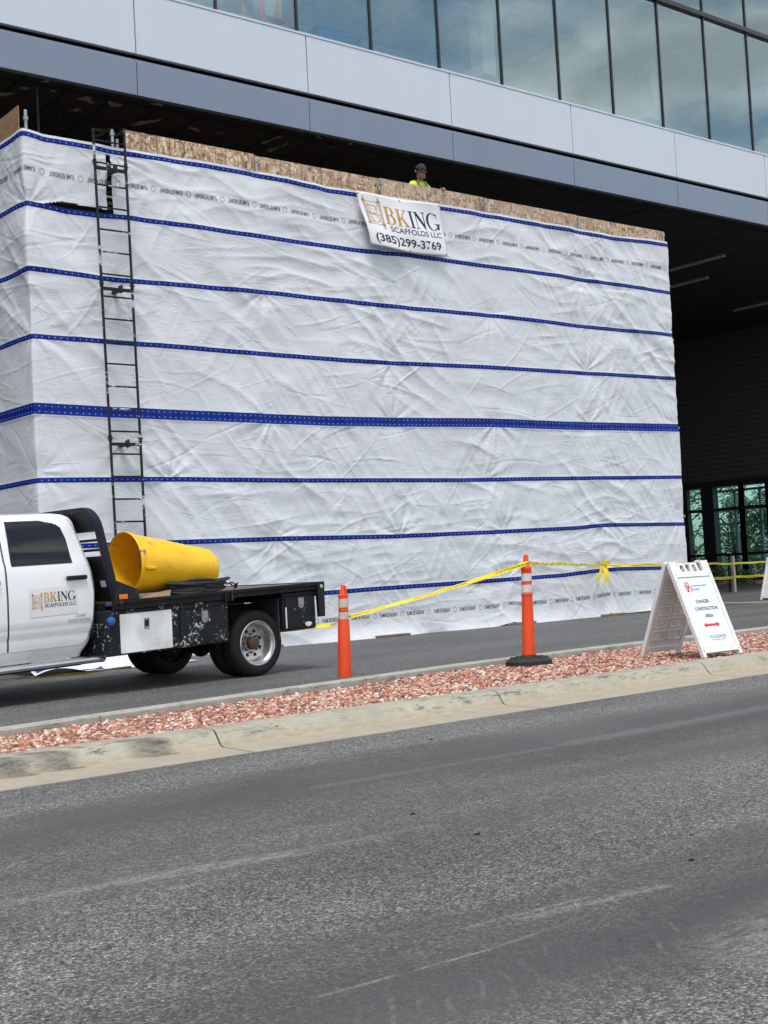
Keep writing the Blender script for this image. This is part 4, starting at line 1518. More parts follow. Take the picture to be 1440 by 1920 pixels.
for name_z, zc, flip, l0, l1, ph in (('t', 7.63, True, -2.3, 15.1, 0.24), ('b', 0.40, False, 4.0, 15.1, 0.645 * 0.0 + 6.28 - 0.645 * 9)):
    mb = MB()
    c = ph if not flip else ph - 0.645 * 4
    while c < l1:
        if c > l0:
            o_ = np.array(flame_outline(c, zc, 0.068, flip))
            th = 0.007
            n_ = len(o_)
            ctr = o_.mean(0)
            inn = ctr + (o_ - ctr) * 0.86
            vs = np.concatenate([tarp_point(o_[:, 0], o_[:, 1], 0.004), tarp_point(inn[:, 0], inn[:, 1], 0.004)])
            mb.add(vs, [(k, (k + 1) % n_, n_ + (k + 1) % n_, n_ + k) for k in range(n_)])
            if c + 0.52 < 15.15:
                flat_words(mb, "FLAME RETARDANT", c + 0.115, c + 0.53, zc - 0.036, zc + 0.036, flip)
        c += 0.645
    mb.build('printed_lettering', M['print_ink'], tarp, recalc=False)

# =================================================================== banner on the sheeting
M['banner'] = simple('banner_vinyl', (0.80, 0.80, 0.82), (0.75, 0.75, 0.78), 3, 0.38, 0, 0.12, 9)
BC = [(14.36, 8.165), (16.355, 8.185), (16.51, 7.20), (14.58, 7.19)]      # TL TR BR BL (x, z)


def banner_fn(u, v, lay=0.0):
    xt = BC[0][0] * (1 - u) + BC[1][0] * u
    zt = BC[0][1] * (1 - u) + BC[1][1] * u - 0.018 * math.sin(math.pi * u) + 0.012 * math.sin(3 * math.pi * u)
    xb = BC[3][0] * (1 - u) + BC[2][0] * u
    zb = BC[3][1] * (1 - u) + BC[2][1] * u - 0.045 * math.sin(math.pi * u)
    x, z = xb + (xt - xb) * v, zb + (zt - zb) * v
    y = CY - 0.155 - 0.05 * math.sin(u * 4.2 + 0.6) * (1 - v) - 0.02 * math.sin(u * 9 + v * 5) * (1 - v * .5) - 0.03 * (1 - v) - 0.015 * math.sin(v * 6.0)
    if u < 0.12:
        y += 0.0
    return (x, y - lay - 0.0, z)


bn = thing('banner', 'white vinyl banner with gold and black company name hung on the sheeting', 'banner', (14.47, 18.34, 7.24))
mb = MB(); mb.grid(banner_fn, list(np.linspace(0, 1, 61)), list(np.linspace(0, 1, 31)))
mb.build('banner_sheet', M['banner'], bn, smooth='all', solid=0.002)
company_print(lambda u, v, lay=0.0: banner_fn(u, v, lay + 0.004), bn, 2.0, True)
mb = MB()
for u in (0.015, 0.5, 0.985):
    for v in (0.03, 0.97):
        p = banner_fn(u, v, 0.004)
        mb.lathe([(0.006, p[1]), (0.016, p[1] - 0.003), (0.018, p[1])], (p[0], 0, p[2]), 'y', 12)
mb.build('eyelet', M['grey_steel'], bn)
mb = MB()
for u in (0.015, 0.985):
    p = Vector(banner_fn(u, 0.97, 0.0))
    mb.tube([p, p + Vector((-.05 if u < .5 else .06, .06, .09)), (p.x + (-.08 if u < .5 else .1), 18.62, 8.30)], 0.004, 5)
mb.build('tie', M['black_metal'], bn)

# =================================================================== scaffold ladder
M['ladder'] = chipped('ladder_paint', (0.016, 0.017, 0.02), (0.52, 0.54, 0.56), 0.615, 2.2, 0.5, 0, (1, 1, 1.6))
ld = thing('ladder', 'tall narrow black scaffold ladder clamped upright to the sheeting', 'ladder', (9.5, 18.36, 0.0))
LY = 18.30


def rail_x(side, z):
    return (9.30 - 0.0127 * z if side == 0 else 9.81 - 0.0085 * z) * 0.9892


for s in (0, 1):
    mb = MB()
    mb.tube([(rail_x(s, z), LY, z) for z in np.linspace(0.25, 8.39 + 0.09 * s, 12)], 0.0215, 10)
    for z in (7.85, 5.93, 3.495, 1.55):
        mb.tube([(rail_x(s, z), LY, z - 0.05), (rail_x(s, z), LY, z + 0.05)], 0.030, 10)
        mb.tube([(rail_x(s, z) - 0.045, LY, z), (rail_x(s, z) + 0.045, LY, z)], 0.010, 8)
    mb.build('rail', M['ladder'], ld, smooth=True)
for k in range(22):
    z = 8.21 - 0.3545 * k
    mb = MB(); mb.tube([(rail_x(0, z), LY, z), (rail_x(1, z), LY, z)], 0.0145, 8)
    mb.build('rung', M['ladder'], ld, smooth=True)
for z in (7.77, 5.85, 3.40):
    mb = MB()
    mb.box(rail_x(0, z) - 0.01, rail_x(1, z) + 0.01, LY - 0.025, LY + 0.02, z - 0.025, z + 0.025)
    mb.box(9.40, 9.48, LY + 0.02, 18.60, z - 0.02, z + 0.02)
    mb.tube([(9.43, LY - 0.02, z - 0.06), (9.43, LY - 0.05, z - 0.01), (9.45, LY - 0.03, z + 0.08)], 0.013, 8)
    mb.box(9.40, 9.47, LY - 0.045, LY - 0.02, z - 0.05, z + 0.06)
    mb.build('bracket', M['ladder'], ld, bevel=0.006)

# =================================================================== worker on the platform
M['skin'] = simple('skin', (0.36, 0.185, 0.12), (0.30, 0.145, 0.095), 12, 0.5)
M['hiviz'] = simple('hiviz', (0.58, 0.86, 0.012), (0.50, 0.74, 0.01), 7, 0.7, 0, 0.2, 40)
M['silver_tape'] = simple('silver_tape', (0.16, 0.17, 0.17), None, 20, 0.4)
M['cap'] = simple('cap_cloth', (0.028, 0.028, 0.033), (0.010, 0.010, 0.011), 16, 0.85, 0, 0.3, 60)
M['trousers'] = simple('trousers', (0.05, 0.06, 0.09), None, 6, 0.85)
M['boots'] = simple('boots', (0.10, 0.06, 0.03), None, 6, 0.7)


def skin_mesh(name, pts, edges, mat, parent, sub=2, root=0):
    """one continuous surface grown over a skeleton of joints with a radius each"""
    off = origin(parent)
    names = list(pts)
    idx = {n: i for i, n in enumerate(names)}
    me = bpy.data.meshes.new(name)
    me.from_pydata([tuple(Vector(pts[n][0]) - off) for n in names], [(idx[a], idx[b]) for a, b in edges], [])
    o = bpy.data.objects.new(name, me)
    COL.objects.link(o)
    o.modifiers.new("skin", 'SKIN').use_smooth_shade = True
    if not me.skin_vertices:
        bm = bmesh.new(); bm.from_mesh(me); bm.verts.layers.skin.verify(); bm.to_mesh(me); bm.free()
    for n, sv in zip(names, me.skin_vertices[0].data):
        r = pts[n][1]
        sv.radius = (r, r) if not hasattr(r, '__len__') else r
        sv.use_root = (n == names[root])
    m = o.modifiers.new("sub", 'SUBSURF'); m.levels = sub; m.render_levels = sub
    me.materials.append(mat)
    o.parent = parent
    _ORG[o.name] = off.copy()
    return o


wx, wy, fz = 16.35, 18.985, 7.33
wk = thing('person', 'worker in a yellow safety shirt and dark cap looking down over the guard panel', 'person', (wx, wy, fz))
J = {'pelvis': ((wx, wy + .03, fz + .92), .13), 'waist': ((wx, wy + .01, fz + 1.08), .125), 'chest': ((wx - .005, wy - .02, fz + 1.28), .145), 'neckbase': ((wx - .01, wy - .045, fz + 1.42), .075),
     'neck': ((wx - .015, wy - .09, fz + 1.48), .054), 'skull': ((wx - .025, wy - .13, fz + 1.60), .098), 'crown': ((wx - .025, wy - .125, fz + 1.685), .085),
     'jaw': ((wx - .04, wy - .20, fz + 1.515), .058), 'nose': ((wx - .045, wy - .255, fz + 1.575), .018),
     'sl': ((wx - .17, wy - .02, fz + 1.385), .066), 'el': ((wx - .26, wy - .12, fz + 1.16), .045), 'wl': ((wx - .24, wy - .26, fz + 1.06), .030),
     'sr': ((wx + .17, wy - .02, fz + 1.375), .066), 'er': ((wx + .33, wy - .08, fz + 1.19), .045), 'wr': ((wx + .365, wy - .25, fz + 1.285), .029),
     'hl': ((wx - .10, wy + .03, fz + .86), .085), 'kl': ((wx - .11, wy + .01, fz + .48), .06), 'al': ((wx - .11, wy + .05, fz + .09), .042), 'tl': ((wx - .12, wy - .10, fz + .045), .04),
     'hr': ((wx + .10, wy + .03, fz + .86), .085), 'kr': ((wx + .11, wy + .01, fz + .48), .06), 'ar': ((wx + .11, wy + .05, fz + .09), .042), 'tr': ((wx + .12, wy - .10, fz + .045), .04)}
E_ = [('pelvis', 'waist'), ('waist', 'chest'), ('chest', 'neckbase'), ('neckbase', 'neck'), ('neck', 'skull'), ('skull', 'crown'), ('skull', 'jaw'), ('jaw', 'nose'),
      ('chest', 'sl'), ('sl', 'el'), ('el', 'wl'), ('chest', 'sr'), ('sr', 'er'), ('er', 'wr'),
      ('pelvis', 'hl'), ('hl', 'kl'), ('kl', 'al'), ('al', 'tl'), ('pelvis', 'hr'), ('hr', 'kr'), ('kr', 'ar'), ('ar', 'tr')]
hx, hy, hz = wx + .385, 18.70, 8.617          # hand on the top edge of the guard panel
J['palm'] = ((hx, hy + .005, hz + .012), (.038, .016))
E_.append(('wr', 'palm'))
for k, (dx, ln) in enumerate(((-.030, .9), (-.010, 1.0), (.010, .97), (.028, .8))):
    J['f%da' % k] = ((hx + dx, hy - .035, hz + .012), .0095)
    J['f%db' % k] = ((hx + dx, hy - .035 - .018 * ln, hz - .022 * ln), .0088)
    J['f%dc' % k] = ((hx + dx, hy - .028 - .012 * ln, hz - .050 * ln), .0075)
    E_ += [('palm', 'f%da' % k), ('f%da' % k, 'f%db' % k), ('f%db' % k, 'f%dc' % k)]
J['ta'] = ((hx - .045, hy - .008, hz + .006), .0105)
J['tb'] = ((hx - .058, hy - .026, hz - .004), .009)
E_ += [('palm', 'ta'), ('ta', 'tb')]
lx, ly, lz = wx - .235, 18.80, fz + 1.02
J['palm2'] = ((lx, ly - .02, lz - .03), (.036, .016))
E_.append(('wl', 'palm2'))
for k, dx in enumerate((-.028, -.009, .010, .028)):
    J['g%da' % k] = ((lx + dx, ly - .03, lz - .085), .0095)
    J['g%db' % k] = ((lx + dx, ly - .015, lz - .13), .008)
    E_ += [('palm2', 'g%da' % k), ('g%da' % k, 'g%db' % k)]
J['t2'] = ((lx + .045, ly - .03, lz - .06), .010)
E_.append(('palm2', 't2'))
body = skin_mesh('body', J, E_, M['skin'], wk)


def sub_skin(name, keys, edges, grow, mat, parent, sub=2, extra=None):
    P_ = {k: (J[k][0], (J[k][1] if not hasattr(J[k][1], '__len__') else J[k][1][0]) + grow) for k in keys}
    if extra: P_.update(extra)
    return skin_mesh(name, P_, edges, mat, parent, sub)


mid = lambda a, b, u: tuple(Vector(J[a][0]).lerp(Vector(J[b][0]), u))
shirt = sub_skin('shirt', ['pelvis', 'waist', 'chest', 'neckbase', 'sl', 'sr'], [('pelvis', 'waist'), ('waist', 'chest'), ('chest', 'neckbase'), ('chest', 'sl'), ('sl', 'm1'), ('chest', 'sr'), ('sr', 'm2')], .018, M['hiviz'], wk,
                 extra={'m1': (mid('sl', 'el', .75), .068), 'm2': (mid('sr', 'er', .75), .068)})
sub_skin('trousers', ['pelvis', 'hl', 'kl', 'hr', 'kr'], [('pelvis', 'hl'), ('hl', 'kl'), ('kl', 'c1'), ('pelvis', 'hr'), ('hr', 'kr'), ('kr', 'c2')], .02, M['trousers'], wk,
         extra={'c1': (mid('kl', 'al', .9), .066), 'c2': (mid('kr', 'ar', .9), .066)})
for s in ('l', 'r'):
    sub_skin('boot', ['a' + s, 't' + s], [('a' + s, 't' + s)], .016, M['boots'], wk)
for sx in (-1, 1):
    mb = MB()
    pts = [(wx + sx * .105 - .005, wy - .15 + .0, fz + 1.22), (wx + sx * .10 - .005, wy - .175, fz + 1.32), (wx + sx * .098 - .005, wy - .12, fz + 1.43), (wx + sx * .10 - .005, wy - .02, fz + 1.462), (wx + sx * .105, wy + .10, fz + 1.40)]
    mb.sweep(pts, [(-.022, -.006), (.022, -.006), (.022, .012), (-.022, .012)], up=(0, -0.6, .8))
    mb.build('reflective_stripe', M['silver_tape'], shirt, smooth=True)
# cap with a peak, ears and glasses
hc = Vector((wx - .025, wy - .13, fz + 1.655))
mb = MB()
fw = Vector((-.1, -.86, -.42)).normalized(); up_ = Vector((-.03, -.42, .9)).normalized(); sd = fw.cross(up_).normalized(); up_ = sd.cross(fw)
vs, fs = [], []
for i in range(9):
    a = i / 8 * R(95)
    for k in range(20):
        q = 2 * math.pi * k / 20
        r = math.sin(R(95) - a + 0.0) if i else 1.0
        r = math.cos(a * 0.94)
        vs.append(hc + sd * (.106 * r * math.cos(q)) + fw * (.120 * r * math.sin(q)) + up_ * ((.112 + .010 * math.sin(3 * q) + .006 * math.sin(7 * q + 1)) * math.sin(a * 0.94)))
for i in range(8):
    for k in range(20):
        fs.append((i * 20 + k, i * 20 + (k + 1) % 20, (i + 1) * 20 + (k + 1) % 20, (i + 1) * 20 + k))
mb.add(vs, fs)
vs = []
for a in np.linspace(R(25), R(155), 12):
    vs.append(hc + sd * .104 * math.cos(a) + fw * .118 * math.sin(a) + up_ * .004)
for a in np.linspace(R(25), R(155), 12):
    vs.append(hc + sd * .10 * math.cos(a) + fw * (.118 * math.sin(a) + .075 * math.sin(a) ** 1.5) - up_ * .022)
mb.add(vs, [(k, k + 1, 13 + k, 12 + k) for k in range(11)])
mb.build('cap', M['cap'], wk, smooth='all', solid=0.005)
mb = MB()
for s in (-1, 1):
    p = hc + sd * (.104 * s) - up_ * .045 - fw * .01
    mb.lathe([(0.001, -.008), (.020, -.004), (.026, .004), (.016, .008), (0.001, .006)], p, 'x', 12)
mb.build('ear', M['skin'], body, smooth=True)
mb = MB()
for s in (-1, 1):
    p = hc + sd * (.033 * s) - up_ * .040 + fw * .090
    mb.lathe([(0.001, -.006), (.012, -.003), (.001, 0.002)], p, 'y', 10)
mb.build('eye', M['ink'], body, smooth=True)
mb = MB(); p = hc - up_ * .105 + fw * .094
mb.tube([p - sd * .024, p + fw * .006, p + sd * .024], .004, 6)
mb.build('mouth', simple('lips', (0.25, 0.09, 0.07), None, 5, 0.5), body)

# =================================================================== delineator posts
def lean_build(mb, base, top_dx, top_dy, h):
    return mb.mapped(lambda x, y, z: (x + top_dx * (z - base[2]) / h, y + top_dy * (z - base[2]) / h, z))


p1 = (8.925, 12.15, 0.0)
t = thing('delineator_post', 'orange delineator post with yellowed bands and a notched grip top beside the truck', 'delineator', p1)
mb = MB(); mb.lathe([(0.078, 0.0), (0.076, .30), (0.067, .62), (0.064, .635), (0.066, .645), (0.060, .66), (0.058, .72)], p1, 'z', 28)
lean_build(mb, p1, .04, 0, 1.06); mb.build('post_body', M['orange_plastic'], t, smooth=True)
mb = MB(); mb.lathe([(0.056, .72), (0.056, .755), (0.060, .757), (0.060, .772), (.056, .775), (0.056, .80), (0.056, .90), (0.056, .925), (.060, .93), (.060, .94), (.05, .945), (.046, .96), (.041, 1.0), (.030, 1.02), (.028, 1.05), (0.022, 1.063), (0, 1.063)], p1, 'z', 28)
lean_build(mb, p1, .04, 0, 1.06); mb.build('grip_top', M['orange_plastic'], t, smooth=True)
mb = MB(); mb.box(p1[0] - .012, p1[0] + .012, p1[1] - .058, p1[1] - .02, .95, 1.045); lean_build(mb, p1, .04, 0, 1.06)
mb.build('handle_slot', M['orange_plastic'], t, bevel=.004)
for za, zb in ((.665, .745), (.80, .90)):
    mb = MB(); mb.lathe([(.0605, za), (.0585, zb)], p1, 'z', 28); lean_build(mb, p1, .04, 0, 1.06)
    mb.build('reflective_band', M['reflective_old'], t, smooth=True)

p2 = (10.10, 10.30, 0.065)
t = thing('delineator_post', 'orange delineator post with two white bands on a black rubber base', 'delineator', p2)
mb = MB(); mb.lathe([(0.072, .10), (0.070, .30), (0.066, .55), (0.064, .60), (0.060, .76), (0.061, .775), (.066, .78), (.066, .80), (.059, .805), (.058, .90)], p2, 'z', 28)
lean_build(mb, p2, .045, 0, 1.2); mb.build('post_body', M['orange_plastic'], t, smooth=True)
mb = MB(); mb.lathe([(.058, .90), (.057, 1.06), (.060, 1.065), (.060, 1.085), (.055, 1.095), (.034, 1.105), (.030, 1.12), (.030, 1.205), (.022, 1.228), (0, 1.235)], p2, 'z', 28)
lean_build(mb, p2, .045, 0, 1.2); mb.build('grip_top', M['orange_plastic'], t, smooth=True)
for za, zb in ((.81, .895), (.935, 1.02)):
    mb = MB(); mb.lathe([(.0605, za), (.0600, zb)], p2, 'z', 28); lean_build(mb, p2, .045, 0, 1.2)
    mb.build('reflective_band', M['reflective'], t, smooth=True)
mb = MB()
n = 8
for z0, z1, ra, rb in ((0.0, .055, .285, .285), (.055, .095, .285, .225), (.095, .125, .11, .09)):
    lo = [(p2[0] - .0 + ra * 1.0 * math.cos(R(22.5 + 45 * k)), p2[1] + ra * .92 * math.sin(R(22.5 + 45 * k)), p2[2] + z0 + .002) for k in range(n)]
    hi = [(p2[0] - .0 + rb * 1.0 * math.cos(R(22.5 + 45 * k)), p2[1] + rb * .92 * math.sin(R(22.5 + 45 * k)), p2[2] + z1) for k in range(n)]
    mb.add(lo + hi, [(k, (k + 1) % n, n + (k + 1) % n, n + k) for k in range(n)] + [tuple(range(n, 2 * n))])
for k in range(8):
    a = R(22.5 + 45 * k + 22.5)
    mb.bar((p2[0] + .11 * math.cos(a), p2[1] + .1 * math.sin(a), p2[2] + .098), (p2[0] + .215 * math.cos(a), p2[1] + .2 * math.sin(a), p2[2] + .098), .03, .012)
mb.build('rubber_base', M['black_rubber'], t, bevel=.01)

# =================================================================== caution tape
def tape_mat():
    m, nt, b = new_mat('caution_tape')
    t = NT(nt)
    co = t.coords()
    n = t.noise(co, 8.0, 3.0)
    t.link(t.mix(t.ramp(n, [(.3, 0.), (.7, 1.)]), (0.82, 0.62, 0.012), (0.90, 0.72, 0.03)), b.inputs["Base Color"])
    b.inputs["Roughness"].default_value = 0.35
    t.link(t.bump(t.noise(co, 25.0, 2.0), .3, .01), b.inputs["Normal"])
    return m


M['tape'] = tape_mat()


def ribbon(name, label, keys, width, words=True, parent=None, cat='caution tape', group=None, text="CAUTION DO NOT ENTER"):
    """keys: (point, roll in degrees); roll 0 = face upright to the camera side"""
    pts, rolls, run = [], [], [0.0]
    for i in range(len(keys) - 1):
        (a, ra), (b, rb) = keys[i], keys[i + 1]
        a, b = Vector(a), Vector(b)
        L = (b - a).length
        n = max(4, int(L / 0.05))
        for k in range(n + (1 if i == len(keys) - 2 else 0)):
            u = k / n
            p = a.lerp(b, u)
            p.z -= 0.003 * L * math.sin(math.pi * u)
            pts.append(p); rolls.append(ra + (rb - ra) * (u * u * (3 - 2 * u)) + 3 * math.sin(k * .07 + i))
    for i in range(1, len(pts)):
        run.append(run[-1] + (pts[i] - pts[i - 1]).length)
    run = np.array(run)
    X, Y_, Z_ = [np.array([p[k] for p in pts]) for k in range(3)]
    RO = np.array(rolls)

    def fn(s, v, lay=0.0):
        p = Vector((np.interp(s, run, X), np.interp(s, run, Y_), np.interp(s, run, Z_)))
        q = Vector((np.interp(s + .03, run, X), np.interp(s + .03, run, Y_), np.interp(s + .03, run, Z_))) - Vector((np.interp(s - .03, run, X), np.interp(s - .03, run, Y_), np.interp(s - .03, run, Z_)))
        if q.length < 1e-6: q = Vector((1, 0, 0))
        q.normalize()
        sd = q.cross(Vector((0, 0, 1)))
        if sd.length < 1e-3: sd = Vector((0, -1, 0))
        sd.normalize()
        u = sd.cross(q)
        r = R(float(np.interp(s, run, RO)))
        w = u * math.cos(r) + sd * math.sin(r)
        nrm = sd * math.cos(r) - u * math.sin(r)
        return tuple(p + w * ((v - .5) * width) + nrm * (lay + .004 * math.sin(v * 6 + s * 9)))
    mb = MB(); mb.grid(fn, list(np.arange(0, run[-1], .05)) + [run[-1]], list(np.linspace(0, 1, 5)))
    o = mb.build(name, M['tape'], parent, smooth='all', recalc=False)
    if label: tag(o, label, cat, group)
    if words:
        mb = MB()
        s = .25
        while s < run[-1] - .9:
            for lay in (.0035, -.0035):
                put_text(mb, text, (lambda a, b_: fn(a, b_, lay)) if lay > 0 else (lambda a, b_: fn(a, b_, lay)), s, s + .66, .33, .67, .0)
            s += 1.02
        mb.build('printed_lettering', M['ink'], o, recalc=False)
    return o


neck2 = (p2[0] + .045, p2[1] - .036, p2[2] + 1.135)
ribbon('caution_tape', 'long yellow caution tape running from the flatbed truck past both posts to a wooden stake',
       [((8.35, 16.1, .12), 70), ((9.02, 13.92, .50), -40), ((9.60, 13.30, .555), -35), ((8.99, 12.085, .69), -35), ((9.22, 11.75, .775), -42), ((9.63, 11.05, .955), -42), ((10.055, 10.262, 1.185), -8),
        (neck2[:2] + (1.20,), 0), ((10.21, 10.34, 1.20), -8), ((13.5, 13.0, 1.165), -12), ((17.0, 15.8, 1.12), -6), ((20.15, 18.30, 1.07), -10), ((22.3, 18.33, 1.01), 5), ((23.42, 18.42, .99), 0), ((27.5, 21.0, .93), 10), ((32.12, 23.83, .855), 0),
        ((32.22, 23.80, .855), 0), ((36.5, 21.2, .86), 0)], .050)
ribbon('caution_tape', 'lower yellow caution tape stretched between the scaffold corner and the wooden stake',
       [((23.42, 18.46, .66), 0), ((27.5, 21.0, .54), 15), ((32.12, 23.84, .45), 20), ((32.22, 23.82, .45), 20), ((36.5, 21.2, .45), 0)], .075)
ribbon('caution_tape', 'loose yellow caution tape lying on the asphalt under the truck cab',
       [((5.6, 16.9, .03), 60), ((7.0, 16.85, .02), 75), ((7.6, 16.6, .02), 60), ((8.3, 16.25, .07), 70)], .075)
# the knot with its hanging tails, tied to the sheeting
t = thing('tape_knot', 'bundle of yellow caution tape knotted with hanging tails on the white sheeting', 'tape knot', (20.19, 18.24, .7))
mb = MB()
for k in range(5):
    mb.sweep([(20.10 + .03 * k, 18.25 - .02 * k, 1.10 + .012 * k), (20.19 + .02 * k, 18.20 - .01 * k, 1.06), (20.26, 18.26, 1.02 + .02 * k)], [(-.03, -.006), (.03, -.006), (.03, .006), (-.03, .006)], up=(0, .6, .7))
mb.build('knot', M['tape'], t, smooth=True)
for pts in ([(20.18, 18.22, 1.05), (20.17, 18.17, .90), (20.18, 18.19, .70)], [(20.22, 18.22, 1.05), (20.25, 18.18, .88), (20.22, 18.20, .72)], [(20.14, 18.23, 1.05), (20.02, 18.19, .86), (19.92, 18.20, .78)], [(20.22, 18.22, 1.06), (20.28, 18.2, 1.14), (20.25, 18.2, 1.18)]):
    mb = MB(); mb.sweep(pts, [(-.05, -.004), (0, .008), (.05, -.004), (.0, -.006)], up=(0, 1, 0.1))
    mb.build('tail', M['tape'], t, smooth=True)

# =================================================================== stake and folding signs
M['stake'] = simple('stake', (0.50, 0.44, 0.35), (0.36, 0.30, 0.23), 4, .85, 0, .3, 30, .05, (8, 8, .6))
t = thing('wooden_stake', 'pale wooden stake holding up two lines of yellow tape', 'stake', (32.16, 23.87, 0))
mb = MB(); mb.hexa([(32.12, 23.85, 0), (32.20, 23.85, 0), (32.20, 23.93, 0), (32.12, 23.93, 0), (32.125, 23.85, 1.07), (32.195, 23.85, 1.08), (32.195, 23.92, 1.08), (32.125, 23.92, 1.07)])
mb.build('stake_shaft', M['stake'], t, bevel=.004)
mb = MB(); mb.box(32.02, 32.06, 23.95, 23.99, 0, .85)
mb.build('brace', M['black_metal'], t)


def sign_leaf(t, name, org, ax, dn, nrm, w, L, ribs, mat_back):
    """one leaf of a folding sign: org = middle of its top edge, ax = along the hinge, dn = down the leaf, nrm = outward"""
    ax, dn, nrm = Vector(ax), Vector(dn), Vector(nrm)
    F_ = lambda a, d, n_: tuple(Vector(org) + ax * a + dn * d + nrm * n_)
    mb = MB()

    def slab(a0, a1, d0, d1, n0, n1):
        mb.hexa([F_(a0, d0, n0), F_(a1, d0, n0), F_(a1, d1, n0), F_(a0, d1, n0), F_(a0, d0, n1), F_(a1, d0, n1), F_(a1, d1, n1), F_(a0, d1, n1)])
    h = w / 2
    slab(-h, -h + .045, 0.0, L, -.035, .012)            # frame rails
    slab(h - .045, h, 0.0, L, -.035, .012)
    slab(-h + .045, h - .045, .12, .185, -.030, .011)
    slab(-h + .045, h - .045, L - .105, L - .045, -.030, .011)
    slab(-h + .045, h - .045, .185, L - .105, -.014, -.004)   # web
    # handles along the top edge
    for a in (-.12, .07):
        pts = [F_(a - .055, .125, -.01), F_(a - .035, .03, -.01), F_(a + .035, .03, -.01), F_(a + .055, .125, -.01)]
        mb.sweep(pts, [(-.018, -.014), (.018, -.014), (.018, .014), (-.018, .014)], up=tuple(nrm))
    slab(-h + .045, -h + .11, .0, .12, -.022, .010)
    slab(h - .11, h - .045, .0, .12, -.022, .010)
    if ribs:                                             # stiffening pattern moulded in the inner side
        for a0, a1 in ((-h + .075, -.022), (.022, h - .075)):
            for k in range(5):
                d0 = .21 + k * (L - .36) / 5
                d1 = d0 + (L - .36) / 5 - .03
                slab(a0, a1, d0, d0 + .014, -.030, -.014); slab(a0, a1, d1 - .014, d1, -.030, -.014)
                slab(a0, a0 + .014, d0 + .014, d1 - .014, -.030, -.014); slab(a1 - .014, a1, d0 + .014, d1 - .014, -.030, -.014)
                c = Vector(F_((a0 + a1) / 2, (d0 + d1) / 2 + .02, -.014))
                q = [c + ax * (.022 * math.cos(g)) + dn * (.022 * math.sin(g)) for g in np.linspace(0, 5.6, 9)]
                mb.poly([tuple(p) for p in q], tuple(nrm * -.012))
    o = mb.build(name, mat_back, t, bevel=.004)
    return o, F_


def folding_sign(label, top_mid, yaw, w, L, spread_deg, printed, group=None):
    t = thing('folding_sign', label, 'folding sign', (top_mid[0], top_mid[1], 0.05), 0, group)
    c, s = math.cos(yaw), math.sin(yaw)
    ax = (c, s, 0)
    front = Vector((s, -c, 0))
    a = R(spread_deg)
    out = []
    for sg in (1, -1):
        dn = (front * sg * math.sin(a) + Vector((0, 0, -math.cos(a)))).normalized()
        nrm = (front * sg * math.cos(a) + Vector((0, 0, math.sin(a)))).normalized()
        o, F_ = sign_leaf(t, 'leaf', Vector(top_mid) + front * sg * .03, ax, dn, nrm, w, L, True, M['white_plastic'])
        out.append((o, F_))
    return t, out


SW, SL = .60, 1.085
sg, leaves_ = folding_sign('white folding sign with red double arrow standing on the red gravel', (11.165, 8.915, 1.125), R(-3.5), SW, SL, 22.5, True)
o, F_ = leaves_[0]
mb = MB(); h = SW / 2 - .047
mb.hexa([F_(-h, .19, -.003), F_(h, .19, -.003), F_(h, SL - .11, -.003), F_(-h, SL - .11, -.003), F_(-h, .19, .002), F_(h, .19, .002), F_(h, SL - .11, .002), F_(-h, SL - .11, .002)])
pn = mb.build('printed_panel', M['white_panel'], o, bevel=.0)


def sfn(u, v, lay=0.0):      # u across 0..1, v up 0..1 on the printed panel
    return F_(-h + 2 * h * u, SL - .11 - (SL - .30) * v, .0035 + lay)


asp = 2 * h / (SL - .30)
for words, mat in (((("DANGER", .30, .70, .625, .672), ("CONSTRUCTION", .19, .87, .520, .567), ("AREA", .41, .66, .415, .462)), 'navy_ink'),
                   ((("Intermountain", .33, .80, .868, .895), ("Health", .33, .54, .815, .842)), 'navy_ink'),
                   ((("PAUL", .30, .515, .118, .160),), 'grey_ink'), ((("DAVIS", .52, .80, .118, .160), ("Property Restoration Experts", .33, .78, .088, .103)), 'navy_ink')):
    for w_ in words:
        mb = MB()
        put_text(mb, w_[0], sfn, *w_[1:], 0.016 if w_[0] in ("DANGER", "CONSTRUCTION", "AREA") else 0.0)
        mb.build('lettering', M[mat], pn, recalc=False)
mb = MB()
mb.add([sfn(a, b_) for a, b_ in ((.26, .305), (.36, .345), (.36, .322), (.66, .322), (.66, .345), (.76, .305), (.66, .265), (.66, .288), (.36, .288), (.36, .265))],
       [(0, 1, 2), (0, 2, 7, 8), (0, 8, 9), (2, 3, 7), (3, 6, 7)][:0] + [(0, 1, 9), (2, 3, 7, 8), (4, 5, 6)])
mb.build('arrow', M['red_ink'], pn, recalc=False)
mb = MB()
strip(mb, [(.125, .895), (.15, .89), (.155, .84), (.17, .80), (.20, .80)], .016, sfn, asp, lay=.0002)
strip(mb, [(.20, .80), (.205, .86)] + arc(.225, .905, .035, .03, 180, 0, 6) + [(.245, .885), (.215, .85), (.215, .795)], .016, sfn, asp, lay=.0005)
strip(mb, [(.215, .82)] + arc(.265, .845, .035, .025, 150, 0, 6) + [(.30, .81), (.315, .795)], .016, sfn, asp, lay=.0008)
strip(mb, [(.135, .925), (.155, .925)], .016, sfn, asp, lay=.0011)
mb.build('emblem', M['red_ink'], pn, recalc=False)
mb = MB()
for a in (-SW / 2 + .03, SW / 2 - .03):
    for d in (.15, SL - .07):
        p = Vector(F_(a, d, .0125))
        mb.lathe([(0.0005, .004), (.007, .003), (.008, 0)], p, 'z', 8)
mb.build('rivet', M['grey_steel'], o)
folding_sign('blank white folding sign standing on the lot near the wooden stake', (27.05, 18.75, 1.03), R(-92), .62, 1.1, 20.0, False)

